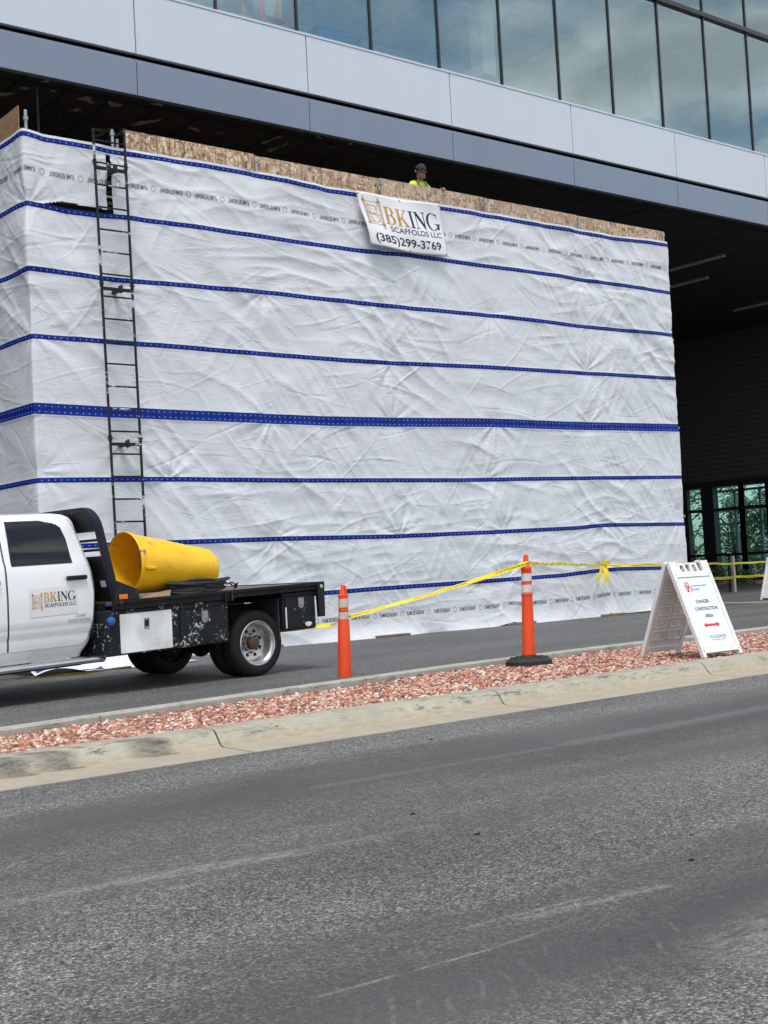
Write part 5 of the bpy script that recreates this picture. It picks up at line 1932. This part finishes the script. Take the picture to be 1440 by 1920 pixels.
# =================================================================== the flatbed truck
def white_paint():
    m, nt, b = new_mat('truck_white')
    t = NT(nt)
    co = t.coords()
    z = t.sep(co)[2]
    dust = t.math('MULTIPLY', t.ramp(z, [(0.45, 0.55), (0.75, 0.15), (1.1, 0.03)]), t.ramp(t.noise(co, 3.0, 6.0, .65), [(.3, .3), (.7, 1.)]))
    t.link(t.mix(dust, (0.80, 0.81, 0.83), (0.45, 0.41, 0.35)), b.inputs["Base Color"])
    b.inputs["Roughness"].default_value = 0.28
    b.inputs["Coat Weight"].default_value = 0.6
    b.inputs["Coat Roughness"].default_value = 0.05
    return m


M['truck_white'] = white_paint()
M['seam'] = simple('seam', (0.02, 0.02, 0.022), None, 5, .8)
M['tint_glass'] = simple('tint_glass', (0.010, 0.010, 0.012), (0.008, 0.008, 0.010), 3, 0.04, 0, 0, 10, .0)
M['box_black'] = chipped('box_black', (0.010, 0.012, 0.017), (0.50, 0.50, 0.50), 0.635, 30, .5, 0, (1, 1, 1))
M['box_black2'] = chipped('box_black2', (0.010, 0.012, 0.018), (0.45, 0.45, 0.45), 0.69, 30, .5)
M['box_white'] = chipped('box_white', (0.72, 0.72, 0.71), (0.24, 0.13, 0.07), 0.76, 12, .4)
M['scuffed_blue_black'] = chipped('scuffed_blue_black', (0.014, 0.018, 0.028), (0.10, 0.12, 0.15), 0.66, 24, .5)
M['chrome'] = simple('chrome', (0.72, 0.72, 0.72), (0.6, 0.6, 0.6), 6, 0.22, 1.0)
M['alloy'] = simple('alloy', (0.62, 0.62, 0.63), (0.42, 0.41, 0.40), 10, 0.34, .9, .1, 60)
M['rust'] = simple('rust', (0.11, 0.06, 0.04), (0.05, 0.03, 0.024), 14, .8, 0, .4, 50)
M['tyre'] = simple('tyre', (0.009, 0.009, 0.009), (0.017, 0.016, 0.016), 6, .85, 0, .2, 90, spec=.25)
M['amber'] = simple('amber', (0.75, 0.17, 0.02), None, 9, .25)
M['deck'] = chipped('deck', (0.20, 0.15, 0.125), (0.10, 0.075, 0.065), 0.55, 5, .7, 0, (1, 5, 1))
RK = 0.025
TO = (8.532, 13.381, 0.0)
trk = thing('flatbed_truck', 'white crew cab flatbed truck with scuffed black toolboxes parked before the sheeting', 'truck', TO, R(7))


def sh(s, n, z):
    return (s, n, z + RK * s)


SIDE = [(.40, .20), (.55, .185), (.62, .155), (.70, .142), (.766, .140), (.80, .124), (.872, .118), (.885, .112), (1.2, .105), (1.45, .122), (1.54, .140), (1.58, .162), (1.8, .232), (1.98, .296), (2.04, .335), (2.08, .40), (2.105, .52), (2.125, .8)]
BACK_S = [(.40, -2.36), (.55, -2.30), (.66, -2.225), (.87, -2.172), (1.09, -2.152), (1.25, -2.146), (1.42, -2.165), (1.58, -2.205), (1.88, -2.262), (2.0, -2.275), (2.05, -2.30), (2.09, -2.36), (2.12, -2.5)]
FRONT_S = [(.40, -6.0), (.9, -6.08), (1.2, -6.0), (1.38, -5.85), (1.40, -4.95), (1.54, -4.80), (2.0, -4.12), (2.06, -4.0), (2.1, -3.85), (2.125, -3.6)]
sn = lambda z: lerp_list(z, SIDE)
bs = lambda z: lerp_list(z, BACK_S)
fs_ = lambda z: lerp_list(z, FRONT_S)


def cab_loop(z, front=None):
    n0, n1 = sn(z), 2.28 - sn(z)
    s0, s1 = (fs_(z) if front is None else front), bs(z)
    r = .10
    pts = []
    for cx_, cy_, a0 in ((s1 - r, n1 - r, 0), (s0 + r * 1.6, n1 - r * 1.6, 90), (s0 + r * 1.6, n0 + r * 1.6, 180), (s1 - r, n0 + r, 270)):
        rr = r if cx_ == s1 - r else r * 1.6
        for k in range(6):
            a = R(a0 + 90 * k / 5)
            pts.append(sh(cx_ + rr * math.cos(a), cy_ + rr * math.sin(a), z))
    return pts


def loft(loops, cap_top=True, cap_bot=True):
    mb = MB()
    m = len(loops[0])
    mb.v = [p for l in loops for p in l]
    for i in range(len(loops) - 1):
        for k in range(m):
            mb.f.append((i * m + k, i * m + (k + 1) % m, (i + 1) * m + (k + 1) % m, (i + 1) * m + k))
    if cap_top: mb.f.append(tuple((len(loops) - 1) * m + k for k in range(m)))
    if cap_bot: mb.f.append(tuple(range(m - 1, -1, -1)))
    return mb


zs_low = [.50, .55, .62, .66, .70, .766, .80, .872, .885, 1.0, 1.09, 1.2, 1.3, 1.38]
cabm = loft([cab_loop(z) for z in zs_low])
g_ = loft([cab_loop(z) for z in [1.36, 1.42, 1.48, 1.54, 1.58, 1.7, 1.8, 1.9, 1.98, 2.02, 2.05, 2.08, 2.10, 2.12]])
cabm.add(g_.v, g_.f)
cab = cabm.build('cab', M['truck_white'], trk, smooth=True)


def side_grid(zlist, sfront, srear, lift, cols=10):
    mb = MB()
    rows = []
    for z in zlist:
        a, b = sfront(z), srear(z)
        rows.append([sh(a + (b - a) * k / cols, sn(z) - lift, z) for k in range(cols + 1)])
    w = cols + 1
    mb.v = [p for r in rows for p in r]
    mb.f = [(j * w + i, j * w + i + 1, (j + 1) * w + i + 1, (j + 1) * w + i) for j in range(len(rows) - 1) for i in range(cols)]
    return mb


D_REAR = [(.635, -2.40), (.65, -2.345), (.694, -2.295), (.885, -2.236), (.98, -2.222), (1.2, -2.212), (1.426, -2.235), (1.53, -2.268), (1.765, -2.31), (1.955, -2.345), (2.02, -2.40), (2.045, -2.50)]
dz = [.635, .65, .67, .70, .74, .766, .80, .84, .872, .885, .95, 1.05, 1.2, 1.35, 1.45, 1.54, 1.58, 1.68, 1.8, 1.9, 1.98, 2.02, 2.045]


def door(dfront, drear, name_parts=True):
    seam = side_grid([z for z in dz], lambda z: dfront - .009, lambda z: drear(z) + .009, .0035)
    d = side_grid(dz, lambda z: dfront, drear, .009).build('door', M['truck_white'], trk, smooth='all', solid=0.0)
    seam.build('door_seam', M['seam'], d, smooth='all')
    return d


drear = lambda z: lerp_list(z, D_REAR)
d_rear = door(-3.245, drear)
d_front = door(-4.40, lambda z: -3.266)
WREAR = [(1.55, -2.46), (1.806, -2.478), (1.93, -2.512), (1.975, -2.57), (1.995, -2.65), (2.003, -2.75)]
wz = [1.55, 1.6, 1.7, 1.8, 1.87, 1.93, 1.965, 1.985, 1.997, 2.003]
for dd, wf, wr in ((d_rear, lambda z: -3.165 + (z - 1.55) * .06, lambda z: lerp_list(z, WREAR)), (d_front, lambda z: -4.28 + (z - 1.55) * .25, lambda z: -3.345 + (z - 1.55) * .06)):
    w = side_grid(wz, wf, wr, .0155).build('window', M['tint_glass'], dd, smooth='all')
    ex = [1.532] + wz[1:-1] + [2.018]
    side_grid(ex, lambda z: wf(z) - .016, lambda z: wr(z) + .016, .0125).build('gasket', M['seam'], w, smooth='all')
    hs = -2.555 if dd is d_rear else -3.60
    mb = MB(); mb.box(hs, hs + .255, .058, .098, 1.343, 1.392)
    mb.mapped(sh).build('handle', M['black_metal'], dd, bevel=.016, seg=3)
# windscreen and nose (outside the picture, kept for the truck's sake)
mb = MB(); mb.add([sh(-4.765, .36, 1.56), sh(-4.765, 1.92, 1.56), sh(-4.17, 1.82, 2.0), sh(-4.17, .46, 2.0)], [(0, 1, 2, 3)])
mb.mapped(lambda x, y, z: (x - .025, y, z)).build('windscreen', M['tint_glass'], trk)
mb = MB(); mb.box(-6.13, -6.06, .62, 1.66, .80, 1.22)
mb.build('grille', M['chrome'], trk, bevel=.02)
for n0 in (.25, 1.73):
    mb = MB(); mb.box(-6.07, -5.98, n0, n0 + .30, .95, 1.17)
    mb.build('headlight', simple('lamp_glass', (.7, .72, .74), None, 5, .1), trk, bevel=.02)
mb = MB(); mb.box(-6.2, -6.03, .15, 2.13, .48, .72)
mb.build('bumper', M['chrome'], trk, bevel=.03)
mb = MB(); mb.box(-4.45, -4.3, -.16, .02, 1.50, 1.80); mb.box(-4.42, -4.36, .0, .15, 1.52, 1.56)
mb.build('mirror', M['black_metal'], trk, bevel=.02)

# door sign, numbers
MG = [(-3.005, 1.285), (-2.432, 1.283), (-2.425, .985), (-2.998, .977)]


def mag_fn(u, v, lay=0.0):
    s = (MG[3][0] * (1 - u) + MG[2][0] * u) * (1 - v) + (MG[0][0] * (1 - u) + MG[1][0] * u) * v
    z = (MG[3][1] * (1 - u) + MG[2][1] * u) * (1 - v) + (MG[0][1] * (1 - u) + MG[1][1] * u) * v
    return sh(s, sn(z) - .0135 - lay, z)


mb = MB(); mb.grid(mag_fn, list(np.linspace(0, 1, 12)), list(np.linspace(0, 1, 8)))
mg = mb.build('door_sign', simple('magnet', (0.72, 0.725, 0.735), (.68, .68, .68), 8, .4), d_rear, smooth='all')
company_print(lambda u, v, lay=0.0: mag_fn(u, v, lay + .003), mg, 1.9, False)
dfn = lambda u, v, lay=0.0: sh(u, sn(v) - .0115 - lay, v)
mb = MB(); put_text(mb, "-227687", dfn, -2.452, -2.318, .938, .968, .0)
mb.build('lettering', M['grey_ink'], d_rear, recalc=False)
mb = MB()
put_text(mb, "US·DOT·2727761", dfn, -2.545, -2.275, .886, .918, .0)
mb.build('lettering', M['grey_ink'], d_rear, recalc=False)

# step, underbody
mb = MB(); mb.sweep([sh(s, .045, .462 - (.012 if s < -4.3 else 0)) for s in np.linspace(-4.6, -2.20, 20)] + [sh(-2.165, .07, .455)], [(.055 * math.cos(a), .040 * math.sin(a)) for a in np.linspace(0, 5.6, 10)])
stp = mb.build('side_step', M['chrome'], trk, smooth=True)
mb = MB()
for a, b in ((-4.1, -3.55), (-3.05, -2.55)):
    mb.hexa([sh(a, .02, .497), sh(b, .02, .497), sh(b, .075, .497), sh(a, .075, .497), sh(a + .05, .03, .514), sh(b - .05, .03, .514), sh(b - .05, .07, .514), sh(a + .05, .07, .514)])
mb.build('tread_pad', M['galv'], stp)
mb = MB()
mb.box(-5.9, -2.32, .24, 2.04, .40, .54)
mb.box(-4.5, -2.3, .09, .24, .42, .46)
mb.box(-2.25, 1.0, .74, .84, .60, .86); mb.box(-2.25, 1.0, 1.44, 1.54, .60, .86)
for s in (-1.9, -1.0, .7):
    mb.box(s, s + .1, -.04, 2.32, .86, .96)
mb.tube([(.015, .3, .405), (.015, 1.98, .405)], .06, 12)
mb.lathe([(.001, -.2), (.12, -.14), (.18, 0), (.12, .14), (.001, .2)], (.015, 1.14, .405), 'y', 16)
mb.tube([(-2.3, 1.14, .52), (-.1, 1.14, .42)], .05, 10)
mb.box(-1.75, -.65, 1.62, 2.1, .42, .82)
mb.tube([(-2.2, .95, .42), (-.7, .95, .45), (-.2, .62, .66), (.6, .62, .60)], .04, 8)
mb.mapped(sh).build('chassis', M['black_metal'], trk)
mb = MB(); mb.box(-2.14, -2.07, .10, 2.18, .52, 1.06)
mb.mapped(sh).build('filler_panel', M['rusty_black'], trk)
mb = MB(); mb.lathe([(.0005, -.060), (.030, -.060), (.046, -.05), (.048, -.02), (.04, .0), (.03, .12)], sh(-2.105, -.02, .862), 'y', 20)
for k in range(8):
    a = k * math.pi / 4
    p = sh(-2.105, -.02, .862)
    mb.box(p[0] + .045 * math.cos(a) - .006, p[0] + .045 * math.cos(a) + .006, p[1] - .05, p[1] - .02, p[2] + .045 * math.sin(a) - .006, p[2] + .045 * math.sin(a) + .006)
mb.build('fuel_cap', M['blue_plastic'], trk, smooth=True)

# deck
mb = MB(); mb.box(-2.07, 1.0, -.045, 2.325, 1.035, 1.072)
mb.mapped(sh).build('deck', M['deck'], trk)
mb = MB()
mb.box(-2.08, -.535, -.085, -.047, .975, 1.080); mb.box(-.430, .935, -.085, -.047, .985, 1.080)
mb.box(-2.08, -.54, -.105, -.086, 1.040, 1.078); mb.box(-.425, .935, -.105, -.086, 1.040, 1.078)
mb.box(-.545, -.420, -.11, -.088, 1.055, 1.078); mb.box(-.545, -.525, -.11, -.088, .95, 1.054); mb.box(-.44, -.42, -.11, -.088, .95, 1.054); mb.box(-.524, -.441, -.075, -.047, .95, 1.05)
mb.mapped(sh).build('side_rail', M['rusty_black'], trk, bevel=.004)
mb = MB(); mb.box(-2.08, 1.0, 2.326, 2.37, .975, 1.08)
mb.mapped(sh).build('side_rail', M['rusty_black'], trk, bevel=.004)
mb = MB()
mb.poly([sh(.935, -.112, 1.082), sh(1.062, -.112, 1.082), sh(1.048, -.112, .640), sh(.955, -.112, .640)], (0, .055, 0))
mb.hexa([sh(*p) for p in ((1.0, -.056, .90), (1.06, -.056, .90), (1.06, 2.37, .90), (1.0, 2.37, .90), (1.0, -.056, 1.082), (1.06, -.056, 1.082), (1.06, 2.37, 1.082), (1.0, 2.37, 1.082))])
tl = mb.build('tail_plate', M['black_metal'], trk, bevel=.006)
mb = MB(); mb.lathe([(.0005, -.012), (.020, -.010), (.026, 0)], sh(1.005, -.113, 1.02), 'y', 14)
mb.build('tail_light', simple('pale_lens', (.35, .5, .42), None, 9, .2), tl, smooth=True)

# toolboxes
mb = MB(); mb.box(-2.17, -.470, -.045, .50, .470, .972)
mb.mapped(sh)
tb = mb.build('toolbox', M['box_black'], trk, bevel=.006)
mb = MB(); mb.box(-1.988, -1.290, -.060, -.046, .488, .925)
dw = mb.mapped(sh).build('toolbox_door', M['box_white'], tb, bevel=.004)
dw['label'] = 'plain white toolbox door'
mb = MB(); mb.box(-1.675, -1.603, -.064, -.0605, .735, .855)
mb.mapped(sh).build('latch', M['grey_steel'], dw, bevel=.004)
mb = MB(); mb.box(-1.665, -1.613, -.068, -.0645, .765, .835)
mb.mapped(sh).build('latch_recess', M['black_metal'], dw, bevel=.003)


def badge_latch(s0, s1, z0, z1, n, par):
    mb = MB()
    c = (s0 + s1) / 2
    o = [(s0, z1), (s1, z1), (s1, z0 + .35 * (z1 - z0)), (s1 - .01, z0 + .15 * (z1 - z0)), (c, z0), (s0 + .01, z0 + .15 * (z1 - z0)), (s0, z0 + .35 * (z1 - z0))]
    mb.poly([sh(a, n, b) for a, b in o], (0, -.008, 0))
    l = mb.build('latch', M['grey_steel'], par, bevel=.003)
    mb = MB(); mb.box(s0 + .018, s1 - .018, n - .012, n - .0085, z0 + .06, z1 - .02)
    mb.mapped(sh).build('latch_handle', M['galv'], l, bevel=.002)


mb = MB(); mb.box(-1.172, -.478, -.060, -.046, .492, .912)
db = mb.mapped(sh).build('toolbox_door', M['box_black'], tb, bevel=.004)
badge_latch(-.868, -.775, .722, .868, -.0605, db)
mb = MB(); mb.box(-1.172, -.478, -.072, -.046, .915, .930); mb.box(-1.98, -1.29, -.066, -.046, .928, .940)
mb.mapped(sh).build('drip_edge', M['box_black'], tb, bevel=.003)
mb = MB(); mb.box(.392, .938, -.045, .50, .515, .975)
tb2 = mb.mapped(sh).build('toolbox', M['box_black2'], trk, bevel=.006)
mb = MB(); mb.box(.430, .925, -.060, -.046, .530, .930)
d2 = mb.mapped(sh).build('toolbox_door', M['box_black2'], tb2, bevel=.004)
badge_latch(.640, .735, .765, .905, -.0605, d2)
mb = MB(); mb.poly([sh(.80 + .055 * math.cos(a) * (1 + .15 * math.sin(3 * a)), -.0605, .565 + .030 * math.sin(a)) for a in np.linspace(0, 5.9, 14)], (0, -.0015, 0))
mb.build('white_patch', M['box_white'], d2)
mb = MB(); mb.box(.425, .447, -.0625, -.0605, .54, .80); mb.mapped(sh).build('scraped_edge', M['box_white'], d2)
mb = MB(); mb.box(.392, .935, -.075, -.046, .936, .950); mb.mapped(sh).build('drip_edge', M['rusty_black'], tb2, bevel=.003)

# headboard leaning towards the cab
hbs = lambda z: -2.015 - .235 * (z - 1.08)
hmap = lambda a, n, z: (hbs(z) + a, n, z + RK * hbs(z))
mb = MB()
path = [(-.045, 1.06), (-.045, 1.5), (-.045, 1.86)] + [(.155 - .20 * math.cos(R(a)), 1.90 + .20 * math.sin(R(a))) for a in range(0, 91, 15)] + [(2.12 + .20 * math.sin(R(a)), 1.90 + .20 * math.cos(R(a))) for a in range(0, 91, 15)] + [(2.325, 1.86), (2.325, 1.5), (2.325, 1.06)]
vs, fs2 = [], []
for i, (n_, z) in enumerate(path):
    p0, p1_ = Vector(path[max(i - 1, 0)]), Vector(path[min(i + 1, len(path) - 1)])
    tdir = (p1_ - p0).normalized()
    inn = Vector((tdir.y, -tdir.x))
    for a, w in ((-.045, -.035), (.045, -.035), (.045, .030), (-.045, .030)):
        vs.append(hmap(a, n_ + inn.x * w, z + inn.y * w))
m_ = len(path)
for i in range(m_ - 1):
    for k in range(4):
        fs2.append((i * 4 + k, (i + 1) * 4 + k, (i + 1) * 4 + (k + 1) % 4, i * 4 + (k + 1) % 4))
fs2 += [(0, 1, 2, 3), tuple((m_ - 1) * 4 + k for k in (3, 2, 1, 0))]
mb.add(vs, fs2)
hb = mb.build('headboard_frame', M['scuffed_blue_black'], trk, smooth=True, bevel=.012)
mb = MB()
mb.box(-.012, .012, -.005, 2.285, 1.07, 1.585); mb.box(-.012, .012, .0, 2.28, 1.860, 1.925); mb.box(-.012, .012, .05, 2.23, 1.925, 2.07)
for z in (1.655, 1.765):
    mb.box(-.014, .014, -.005, 2.285, z - .014, z + .014)
mb.box(-.02, .02, 1.08, 1.2, 1.585, 1.86)
mb.mapped(hmap).build('headboard_panel', M['black_metal'], hb)
mb = MB(); mb.box(-.016, -.0125, .06, .16, 1.24, 1.31); mb.mapped(hmap).build('data_plate', M['reflective'], hb)
mb = MB(); mb.poly([sh(-2.06, -.088, 1.315), sh(-1.745, -.088, 1.185), sh(-1.735, -.088, 1.081), sh(-2.06, -.088, 1.081)], (0, .025, 0))
gs = mb.build('gusset', M['scuffed_blue_black'], trk, bevel=.004)
mb = MB(); mb.box(-2.01, -1.90, -.102, -.0885, 1.090, 1.145); mb.mapped(sh).build('marker_light', M['amber'], gs, bevel=.006)

# wheels
def wheel(s, n_out, sgn, dish):
    """n_out: lateral place of the outer sidewall, sgn: +1 when the wheel's body lies at larger n"""
    zc = .403
    W = .225
    prof = [(.268, .012), (.275, .004), (.315, -.004), (.36, .0), (.383, .012), (.398, .035)]
    g = [(.404, .045), (.404, .075), (.394, .078), (.394, .088), (.404, .091), (.404, .134), (.394, .137), (.394, .147), (.404, .15), (.404, .18)]
    full = prof + g + [(.398, W - .035), (.383, W - .012), (.36, W), (.315, W + .004), (.275, W - .004), (.268, W - .012)]
    t_ = MB(); t_.lathe([(r, sgn * y) for r, y in full], (s, n_out, zc), 'y', 56, True)
    ty = t_.build('wheel', M['tyre'], trk, smooth=True)
    rp = ([(.276, .004), (.268, -.002), (.258, .004), (.252, .022), (.232, .040), (.226, .105), (.205, .138), (.15, .146), (.09, .146), (.082, .136), (.075, .136)] if dish else
          [(.276, .004), (.262, .004), (.25, .03), (.235, .05), (.19, .02), (.10, .0), (.075, .0)])
    rr = MB(); rr.lathe([(r, sgn * y) for r, y in rp] + [(.001, sgn * .16), (.27, sgn * .18)], (s, n_out, zc), 'y', 48)
    rim = rr.build('rim', M['alloy'] if dish else M['rusty_black'], ty, smooth=True)
    hh = MB()
    for k in range(8):
        a = R(22.5 + 45 * k)
        c = (s + .158 * math.cos(a), n_out + sgn * (.1455 if dish else .008), zc + .158 * math.sin(a))
        hh.lathe([(.0005, sgn * -.003), (.0235, sgn * -.003), (.027, 0.0)], c, 'y', 12)
    hh.build('painted_hand_hole', M['dark_recess'], rim)  # dark discs on the rim paint the shade inside the holes
    hu = MB()
    y0 = .136 if dish else -.005
    hu.lathe([(r, sgn * y) for r, y in ((.078, y0), (.076, y0 - .07), (.066, y0 - .082), (.04, y0 - .085), (.036, y0 - .095), (.001, y0 - .097))], (s, n_out, zc), 'y', 20)
    for k in range(8):
        a = R(45 * k)
        hu.lathe([(.001, sgn * (y0 - .022)), (.012, sgn * (y0 - .02)), (.012, sgn * (y0 + .004))], (s + .112 * math.cos(a), n_out, zc + .112 * math.sin(a)), 'y', 6)
    hu.build('hub', M['rust'], rim, smooth=True)
    return ty


wheel(.015, 0.0, 1, True)
wheel(.015, .505, -1, False)
wheel(.015, 2.28, -1, True)
wheel(.015, 1.775, 1, False)
wheel(-5.0, .02, 1, False)
wheel(-5.0, 2.26, -1, False)
for q0, q1 in ((-.02, .5), (1.78, 2.3)):
    mb = MB(); mb.box(.34, .36, q0, q1, .42, .93)
    mb.build('mud_flap', M['black_rubber'], trk)

# =================================================================== load on the deck
def tw(s, n, z):
    """truck-frame point to the world"""
    c, q = math.cos(R(7)), math.sin(R(7))
    return (TO[0] + s * c - n * q, TO[1] + s * q + n * c, z)


def yellow_mat():
    m, nt, b = new_mat('chute_yellow')
    t = NT(nt)
    co = t.coords()
    n = t.noise(t.mapping(co, (1, 3, 3)), 2.2, 6.0, .6)
    col = t.mix(t.ramp(n, [(.3, 0.), (.7, 1.)]), (0.93, 0.55, 0.010), (0.88, 0.46, 0.008))
    sm = t.ramp(t.noise(co, 5.5, 8.0, .72, .5), [(.57, 0.), (.70, .65)])
    col = t.mix(sm, col, (0.26, 0.17, 0.10))
    t.link(col, b.inputs["Base Color"])
    b.inputs["Roughness"].default_value = .42
    t.link(t.bump(t.noise(co, 7.0, 4.0), .18, .02), b.inputs["Normal"])
    return m


M['chute'] = yellow_mat()
ct = thing('debris_chute', 'scuffed yellow tapered plastic debris chute lying open on the truck deck', 'debris chute', TO, R(7))
CS, CE = -1.50, -.20           # along the deck
CN = .53
ra, rb = .355, .235
za, zb = 1.452, 1.345


def chute_pt(u, ang, rad_off=0.0):
    r = ra + (rb - ra) * max(u, 0.0) ** 1.15 + rad_off
    if u > .93: r -= .02 * ((u - .93) / .07) ** 2
    c = (CS + (CE - CS) * u, CN + .10 * u, za + (zb - za) * u)
    sq = 1.0
    return (c[0], c[1] + r * math.cos(ang), c[2] + r * sq * math.sin(ang))


us = list(np.concatenate([np.linspace(0, .9, 16), np.linspace(.92, 1, 6)]))
angs = np.linspace(0, 2 * math.pi, 49)[:-1]
mb = MB()
n_ = len(angs)
vs, f_ = [], []
for u in us:
    vs += [chute_pt(u, a) for a in angs]
for u in us[::-1]:
    vs += [chute_pt(u, a, -.008) for a in angs]
rows = 2 * len(us)
for i in range(rows):
    j = (i + 1) % rows
    for k in range(n_):
        f_.append((i * n_ + k, i * n_ + (k + 1) % n_, j * n_ + (k + 1) % n_, j * n_ + k))
mb.add(vs, f_)
cb = mb.build('chute_body', M['chute'], ct, smooth=True)
mb = MB(); vs, f_ = [], []
prof_ = [(0.0, -.004), (-.012, .010), (.0, .016), (.03, .012), (.045, .002)]
for o_, r_ in prof_:
    vs += [(chute_pt(.0, a)[0] + o_, chute_pt(0, a, r_)[1], chute_pt(0, a, r_)[2]) for a in angs]
for i in range(len(prof_) - 1):
    for k in range(n_):
        f_.append((i * n_ + k, i * n_ + (k + 1) % n_, (i + 1) * n_ + (k + 1) % n_, (i + 1) * n_ + k))
mb.add(vs, f_); mb.build('rim', M['chute'], ct, smooth=True)
mb = MB()
A0 = R(190)
for k in range(2):
    p = Vector(chute_pt(.03 + .165 * 0, A0, .0))
mb.hexa([chute_pt(.05, A0 - .05, .0), chute_pt(.16, A0 - .05, .0), chute_pt(.16, A0 + .05, .0), chute_pt(.05, A0 + .05, .0), chute_pt(.05, A0 - .04, .045), chute_pt(.16, A0 - .04, .03), chute_pt(.16, A0 + .04, .03), chute_pt(.05, A0 + .04, .045)])
mb.build('lug', M['chute'], ct, bevel=.006)
mb = MB()
A1 = R(160)
p = Vector(chute_pt(.035, A1, .012)); mb.lathe([(.001, -.012), (.022, -.01), (.024, .004)], p, 'y', 10)
p = Vector(chute_pt(-.0, A1, -.0)); mb.lathe([(.001, -.02), (.02, -.014), (.02, .014), (.001, .02)], p, 'y', 10)
mb.build('bolt', M['galv'], ct, smooth=True)
mb = MB()
p0 = Vector(chute_pt(-.005, A1, .01)) + Vector((-.03, -.01, 0))
for k in range(9):
    c = p0 + Vector((.0, 0, -.012 - .022 * k))
    ring = [c + Vector(((.008 * math.cos(q)) if k % 2 else 0, 0 if k % 2 else (.008 * math.cos(q)), .016 * math.sin(q))) for q in np.linspace(0, 2 * math.pi, 10)[:-1]]
    mb.tube(ring, .0035, 5, closed=True, up=(0, 1, .01) if k % 2 else (1, 0, .01))
mb.build('chain', M['rust'], ct)

# chock under the chute and the coil of cable
t = thing('wood_chock', 'small dark wooden chock wedged under the yellow chute', 'chock', TO, R(7))
mb = MB(); mb.hexa([sh(-1.50, .10, 1.073), sh(-1.18, .10, 1.073), sh(-1.18, .28, 1.073), sh(-1.50, .28, 1.073), sh(-1.40, .16, 1.12), sh(-1.12, .16, 1.145), sh(-1.12, .28, 1.13), sh(-1.42, .28, 1.10)])
mb.build('chock_body', M['plank'], t, bevel=.006)
cbm = MB()
for k in range(13):
    r = .35 + RNG.normal(0, .035)
    cx_, cn_ = -.72 + RNG.normal(0, .025), .20 + RNG.normal(0, .012)
    ph = RNG.uniform(0, 6.28)
    pts = []
    for a in np.linspace(0, 2 * math.pi, 40)[:-1]:
        pts.append(sh(cx_ + (r + .02 * math.sin(2 * a + ph)) * math.cos(a), cn_ + (.17 + .012 * math.sin(3 * a + ph)) * math.sin(a), 1.090 + .0105 * k + .018 * math.sin(2 * a + ph)))
    cbm.tube(pts, .0155, 7, closed=True)
cbm.tube([sh(-.40, .05, 1.15), sh(-.34, .0, 1.17), sh(-.29, .0, 1.14), sh(-.27, .05, 1.09)], .010, 7)
cbm.tube([sh(-.36, .03, 1.16), sh(-.31, .02, 1.12), sh(-.26, .0, 1.16), sh(-.25, .04, 1.10)], .010, 7)
cl = cbm.build('cable_coil', M['black_rubber'], None, smooth=True)
cl.location = TO
cl.rotation_euler = (0, 0, R(7))
tag(cl, 'coil of black cable lying on the truck deck beside the yellow chute', 'cable')

# loose end of the sheeting seen below the cab
def loose_fn(u, v):
    x = 7.2 + 2.6 * u
    y = 16.95 + 1.3 * v + .12 * math.sin(u * 7)
    z = .02 + .36 * v ** 1.4 + .06 * math.sin(u * 11 + v * 5) * (1 - v) + .05 * math.sin(u * 23 + v * 9) * v + .05 * math.cos(v * 8 + u * 3) * u
    return (x, y, max(z, .012 + .004 * math.sin(u * 40)))


mb = MB(); mb.grid(loose_fn, list(np.linspace(0, 1, 70)), list(np.linspace(0, 1, 34)))
o = mb.build('loose_sheeting', simple('loose_white', (0.72, 0.73, 0.75), (.66, .67, .69), 3, .4, 0, .4, 14), None, smooth='all')
tag(o, 'loose heap of white sheeting on the asphalt behind the truck cab', 'sheeting')
mb = MB(); mb.grid(lambda u, v: (lambda p: (p[0], p[1] - .02 * 0, p[2] + .006))(loose_fn(.02 + .42 * u, .03 + .12 * v + .10 * u)), list(np.linspace(0, 1, 30)), list(np.linspace(0, 1, 5)))
mb.build('blue_hem', simple('hem_blue', (0.015, 0.035, 0.22), None, 6, .4), o, smooth='all')

# small things on the road
M['chip'] = simple('chip', (0.02, 0.018, 0.016), None, 9, .9)
for i, (x, y, l, a) in enumerate(((3.89, 4.36, .018, .3), (4.02, 4.97, .014, .1), (4.07, 3.31, .016, -.2), (5.86, 6.99, .018, .5))):
    mb = MB(); mb.poly([(x + l * math.cos(q) * (1 + .2 * math.sin(3 * q)) , y + l * .45 * math.sin(q), .002) for q in np.linspace(a, a + 5.8, 9)], (0, 0, .005))
    o = mb.build('bark_chip', M['chip'])
    tag(o, 'small dark chip lying on the grey road', 'chip', 'dark chips on the road')
